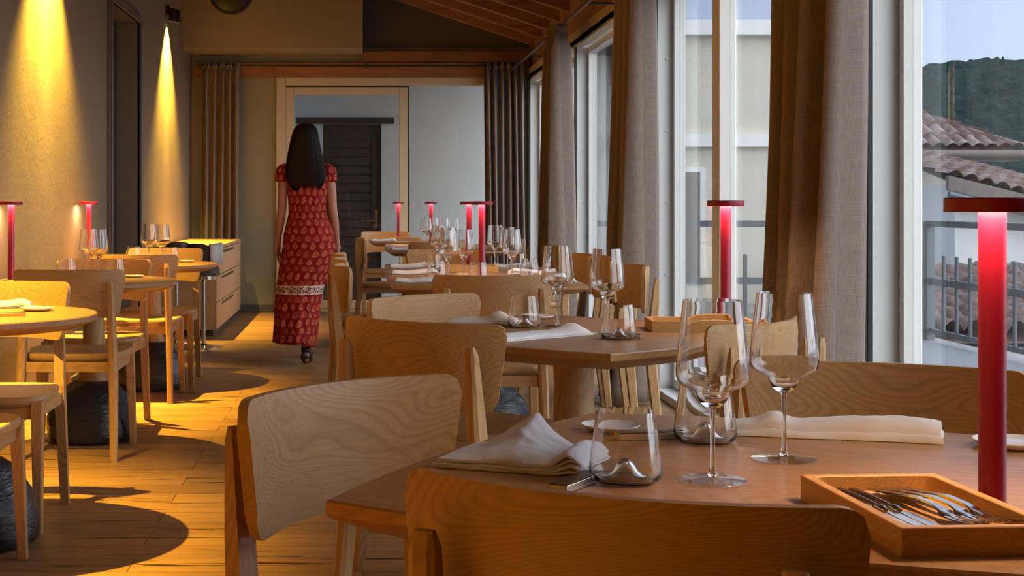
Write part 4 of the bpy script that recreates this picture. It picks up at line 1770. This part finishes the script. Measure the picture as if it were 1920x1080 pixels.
# ------------------------------------------------------------------ outdoors
struct('ground_outside', box(-60, 220, -40, 320, -6.5, -6.0), M['terrace'], smooth=False)
struct('terrace_floor', box(XG + .05, 4.75, -3, 12.0, -.14, -.02), M['terrace'], smooth=False)
struct('terrace_floor_back', box(-3, XG + 2.9, YB + .2, 17.5, -.14, -.02), M['terrace'], smooth=False)
t = empty('railing', (4.62, 11.75, -.02), 0, 'grey steel railing with upright bars around the terrace outside the windows', 'railing')
bm = bmesh.new()
add_box(bm, -.03, .03, -9.5, 0, .925, .975)
add_box(bm, -2.7, .03, -.03, .03, .925, .975)
obj('handrail', bm, M['railing'], t, smooth=False, bevel=.004)
bm = bmesh.new()
add_box(bm, -.015, .015, -9.5, 0, .455, .51)
add_box(bm, -2.7, .015, -.015, .015, .455, .51)
add_box(bm, -.015, .015, -9.5, 0, .06, .10)
add_box(bm, -2.7, .015, -.015, .015, .06, .10)
obj('rail', bm, M['railing'], t, smooth=False)
for yy in (0, -2.3, -4.6, -6.9, -9.2):
    obj('post', box(-.035, .035, yy - .045, yy + .045, 0, .93), M['railing'], t, smooth=False, bevel=.004)
bar = None
for k in range(36):
    yy = -.30 - k * .25
    if bar is None:
        bar = obj('baluster', box(-.012, .012, -.016, .016, .06, .70), M['railing'], t, smooth=False, bevel=.006)
        b = bar
    else:
        b = bar.copy()
        C.collection.objects.link(b)
        b.parent = t
    b.location = (0, yy, 0)
for k in range(10):
    b = bar.copy()
    C.collection.objects.link(b)
    b.parent = t
    b.location = (-.25 - k * .25, 0, 0)
    b.rotation_euler = (0, 0, PI / 2)


def tile_roof(name, p0, pu, pv, tw=.2, rowl=.38, parent=None, h=.055, s0=0.0, s1=0.0):
    """p0 eave corner, pu along the eave, pv up the slope"""
    p0, pu, pv = Vector(p0), Vector(pu), Vector(pv)
    nrm = pu.cross(pv).normalized()
    if nrm.z < 0:
        nrm = -nrm
    nu = int(pu.length / tw) * 8
    nr = max(1, int(pv.length / rowl))
    bm = bmesh.new()
    prev = None
    for r_ in range(nr):
        for e in (0, 1):
            v = (r_ + e) / nr
            lift = .05 * (1 - e)
            row = []
            for i in range(nu + 1):
                u = min(max(i / nu, s0 * v), 1 - s1 * v)
                ph = (i % 8) / 8.0
                jit = .018 * noise.noise(Vector((i // 8 * 3.1, r_ * 2.3, 0)))
                z = h * abs(math.sin(PI * (ph if ph < 1 else 0))) * 1.3 + lift + jit
                row.append(bm.verts.new(p0 + pu * u + pv * v + nrm * z))
            if prev:
                for i in range(nu):
                    bm.faces.new((prev[i], prev[i + 1], row[i + 1], row[i]))
            prev = row
    # underside
    a = [bm.verts.new(p0 + pu * u + pv * v - nrm * .06) for u, v in ((0, 0), (1, 0), (1 - s1, 1), (s0, 1))]
    bm.faces.new(a)
    return obj(name, bm, M['tiles'], parent, angle=35)


# house with a hipped tile roof, seen at the right edge
t = empty('neighbouring_house', (8, 28, -6), 0, 'cream house with a hipped clay tile roof beyond the railing, at the right edge', 'house')
off = Vector((-8, -28, 6))
obj('wall', box(5.2 - 8, 10.44 - 8, 25.3 - 28, 31 - 28, 0, 8.0), M['house'], t, smooth=False)
tile_roof('roof', Vector((4.6, 24.7, 2.02)) + off, (6.75, 0, 0), (0, 3.2, 1.66), .22, .45, t, s1=3.2 / 6.75)
tile_roof('roof', Vector((11.35, 24.7, 2.02)) + off, (0, 6.4, 0), (-3.2, 0, 1.66), .22, .45, t, s0=.5, s1=.49)
bm = bmesh.new()
add_tube(bm, [Vector((4.5, 24.6, 1.93)) + off, Vector((11.42, 24.6, 1.93)) + off, Vector((11.42, 31, 1.93)) + off], .075, 10)
obj('gutter', bm, M['casing'], t)
obj('eave_board', box(4.6 - 8, 11.3 - 8, 24.72 - 28, 25.3 - 28, 7.82, 7.92), M['casing'], t, smooth=False)
# lower house with a sloping verge
t = empty('neighbouring_house', (10, 20, -6), 0, 'low white house with a sloping tiled verge and gutter, below the hipped roof', 'house')
off = Vector((-10, -20, 6))
bm = bmesh.new()
wv = [bm.verts.new(Vector(p) + off) for p in ((8.35, 20.3, -6), (13, 20.3, -6), (13, 20.3, .22), (8.35, 20.3, 1.36), (8.35, 24, -6), (13, 24, -6), (13, 24, .22), (8.35, 24, 1.36))]
for f in ((0, 1, 2, 3), (5, 4, 7, 6), (4, 0, 3, 7), (1, 5, 6, 2), (3, 2, 6, 7)):
    bm.faces.new([wv[i] for i in f])
obj('wall', bm, M['housewhite'], t, smooth=False)
tile_roof('roof', Vector((8.12, 20.0, 1.46)) + off, (5.2, 0, -1.28), (0, 4, .75), .22, .45, t)
bm = bmesh.new()
rr_ = [bm.verts.new(Vector(p) + off) for p in ((8.12, 19.96, 1.28), (13.3, 19.96, 0.0), (13.3, 19.96, .20), (8.12, 19.96, 1.48), (8.12, 20.06, 1.28), (13.3, 20.06, 0.0), (13.3, 20.06, .20), (8.12, 20.06, 1.48))]
for f in ((0, 1, 2, 3), (5, 4, 7, 6), (4, 0, 3, 7), (1, 5, 6, 2), (3, 2, 6, 7), (0, 4, 5, 1)):
    bm.faces.new([rr_[i] for i in f])
obj('verge_board', bm, M['casing'], t, smooth=False)
bm = bmesh.new()
add_tube(bm, [Vector((8.10, 19.9, 1.22)) + off, Vector((13.3, 19.9, -.06)) + off], .045, 8)
obj('gutter', bm, M['railing'], t)
# roof just below the terrace
t = empty('tiled_outbuilding', (6.5, 14, -6), 0, 'low outbuilding with rounded clay tiles just behind the railing bars', 'outbuilding')
off = Vector((-6.5, -14, 6))
obj('wall', box(-1.6, 5, -.9, 1.5, 0, 5.75), M['housewhite'], t, smooth=False)
tile_roof('roof', Vector((4.8, 12.9, -.10)) + off, (7, 0, 0), (0, 2.7, .46), .19, .4, t, h=.08)
# tall cream house close by, seen through the middle panes
t = empty('neighbouring_house', (4.1, 17.5, -6), 0, 'tall pale cream house seen through the narrow panes beside the mullion', 'house')
obj('wall', box(-1.3, 1.3, -1.5, 1.5, 0, 9.0), M['house'], t, smooth=False)
obj('cornice', box(-1.42, 1.42, -1.62, 1.62, 8.95, 9.12), M['cream'], t, smooth=False, bevel=.01)
obj('ledge', box(-1.36, 1.36, -1.58, -1.5, 7.72, 7.86), M['cream'], t, smooth=False)
wf = obj('window', box(-.78, -.30, -1.53, -1.49, 6.2, 7.5), M['cream'], t, smooth=False)
obj('pane', box(-.72, -.36, -1.54, -1.531, 6.26, 7.44), M['casing'], wf, smooth=False)
# white wing of the building behind the glass door
t = empty('courtyard_wall', (0, 16.1, 0), 0, 'white courtyard wall seen through the glass door and the fixed pane', 'wall')
bm = bmesh.new()
add_box(bm, -3.2, -.45, 0, .3, -.02, 3.2)
add_box(bm, .21, 3.1, 0, .3, -.02, 3.2)
add_box(bm, -.45, .21, 0, .3, 1.98, 3.2)
obj('rendered_wall', bm, M['housewhite'], t, smooth=False)
obj('roof_overhang', box(-3.3, 3.2, -1.05, .4, 2.75, 2.9), M['darkwood'], t, smooth=False)
obj('lintel', box(-.74, .35, -.06, .0, 1.98, 2.05), M['darkwood'], t, smooth=False, bevel=.004)
t = empty('courtyard_door', (-.12, 16.1, 0), 0, 'dark boarded door with a metal handle in the white wall behind the glass door', 'door')
bm = bmesh.new()
add_box(bm, -.33, .33, .08, .12, 0, 1.98)
add_box(bm, -.33, -.26, .05, .08, 0, 1.98)
add_box(bm, .22, .33, .05, .08, 0, 1.98)
add_box(bm, -.26, .22, .05, .08, 1.80, 1.98)
for k in range(18):
    add_box(bm, -.26, .22, .062, .08, .02 + k * .1, .105 + k * .1)
obj('door_boards', bm, M['darkwood'], t, smooth=False, bevel=.004)
bm = bmesh.new()
add_box(bm, .255, .285, .04, .05, .82, 1.02)
add_tube(bm, [(.27, .05, .90), (.27, .0, .90), (.14, .0, .90)], .010)
obj('door_handle', bm, M['steel'], t)

# wooded hill
bm = bmesh.new()
NX, NY = 300, 110
g = []
for j in range(NY + 1):
    v = j / NY
    row = []
    for i in range(NX + 1):
        u = i / NX
        X = 10 + 190 * u
        Y = 95 + 85 * v
        q = X / 66.0
        crest = 14.8 - 2.6 * max(0, (q - .85)) * 1.6 + 1.0 * math.sin(X * .09 + 1)
        crest *= min(1, .45 + X / 80)
        b_ = -6 + (crest + 6) * min(1, (v / .6)) ** .75
        n1 = noise.noise(Vector((X * .16, Y * .16, 0)))
        n2 = abs(noise.noise(Vector((X * .8, Y * .8, 4))))
        n3 = noise.noise(Vector((X * 1.3, Y * 1.3, 9)))
        z = b_ + .9 * n1 + .75 * (1 - 2 * n2) + .35 * n3
        row.append(bm.verts.new((X + n3 * .5, Y + n1, z)))
    g.append(row)
for j in range(NY):
    for i in range(NX):
        bm.faces.new((g[j][i], g[j][i + 1], g[j + 1][i + 1], g[j + 1][i]))
o = obj('wooded_hill', bm, M['foliage'], None, angle=180)
tag(o, 'distant hill covered in dark trees under the pale sky', 'hill', kind='structure')
bm = bmesh.new()
add_lathe(bm, [(.1, 0), (.9, 1.0), (.75, 2.0), (.55, 2.6), (.2, 3.4), (0, 3.7)], 12)
for v in bm.verts:
    v.co += Vector((noise.noise(v.co * 2), noise.noise(v.co * 2 + Vector((5, 0, 0))), 0)) * .3
o = obj('cypress_tree', bm, M['foliage'])
o.location = (64.5, 145, 12.2)
tag(o, 'small dark tree standing up from the crest of the hill', 'tree')
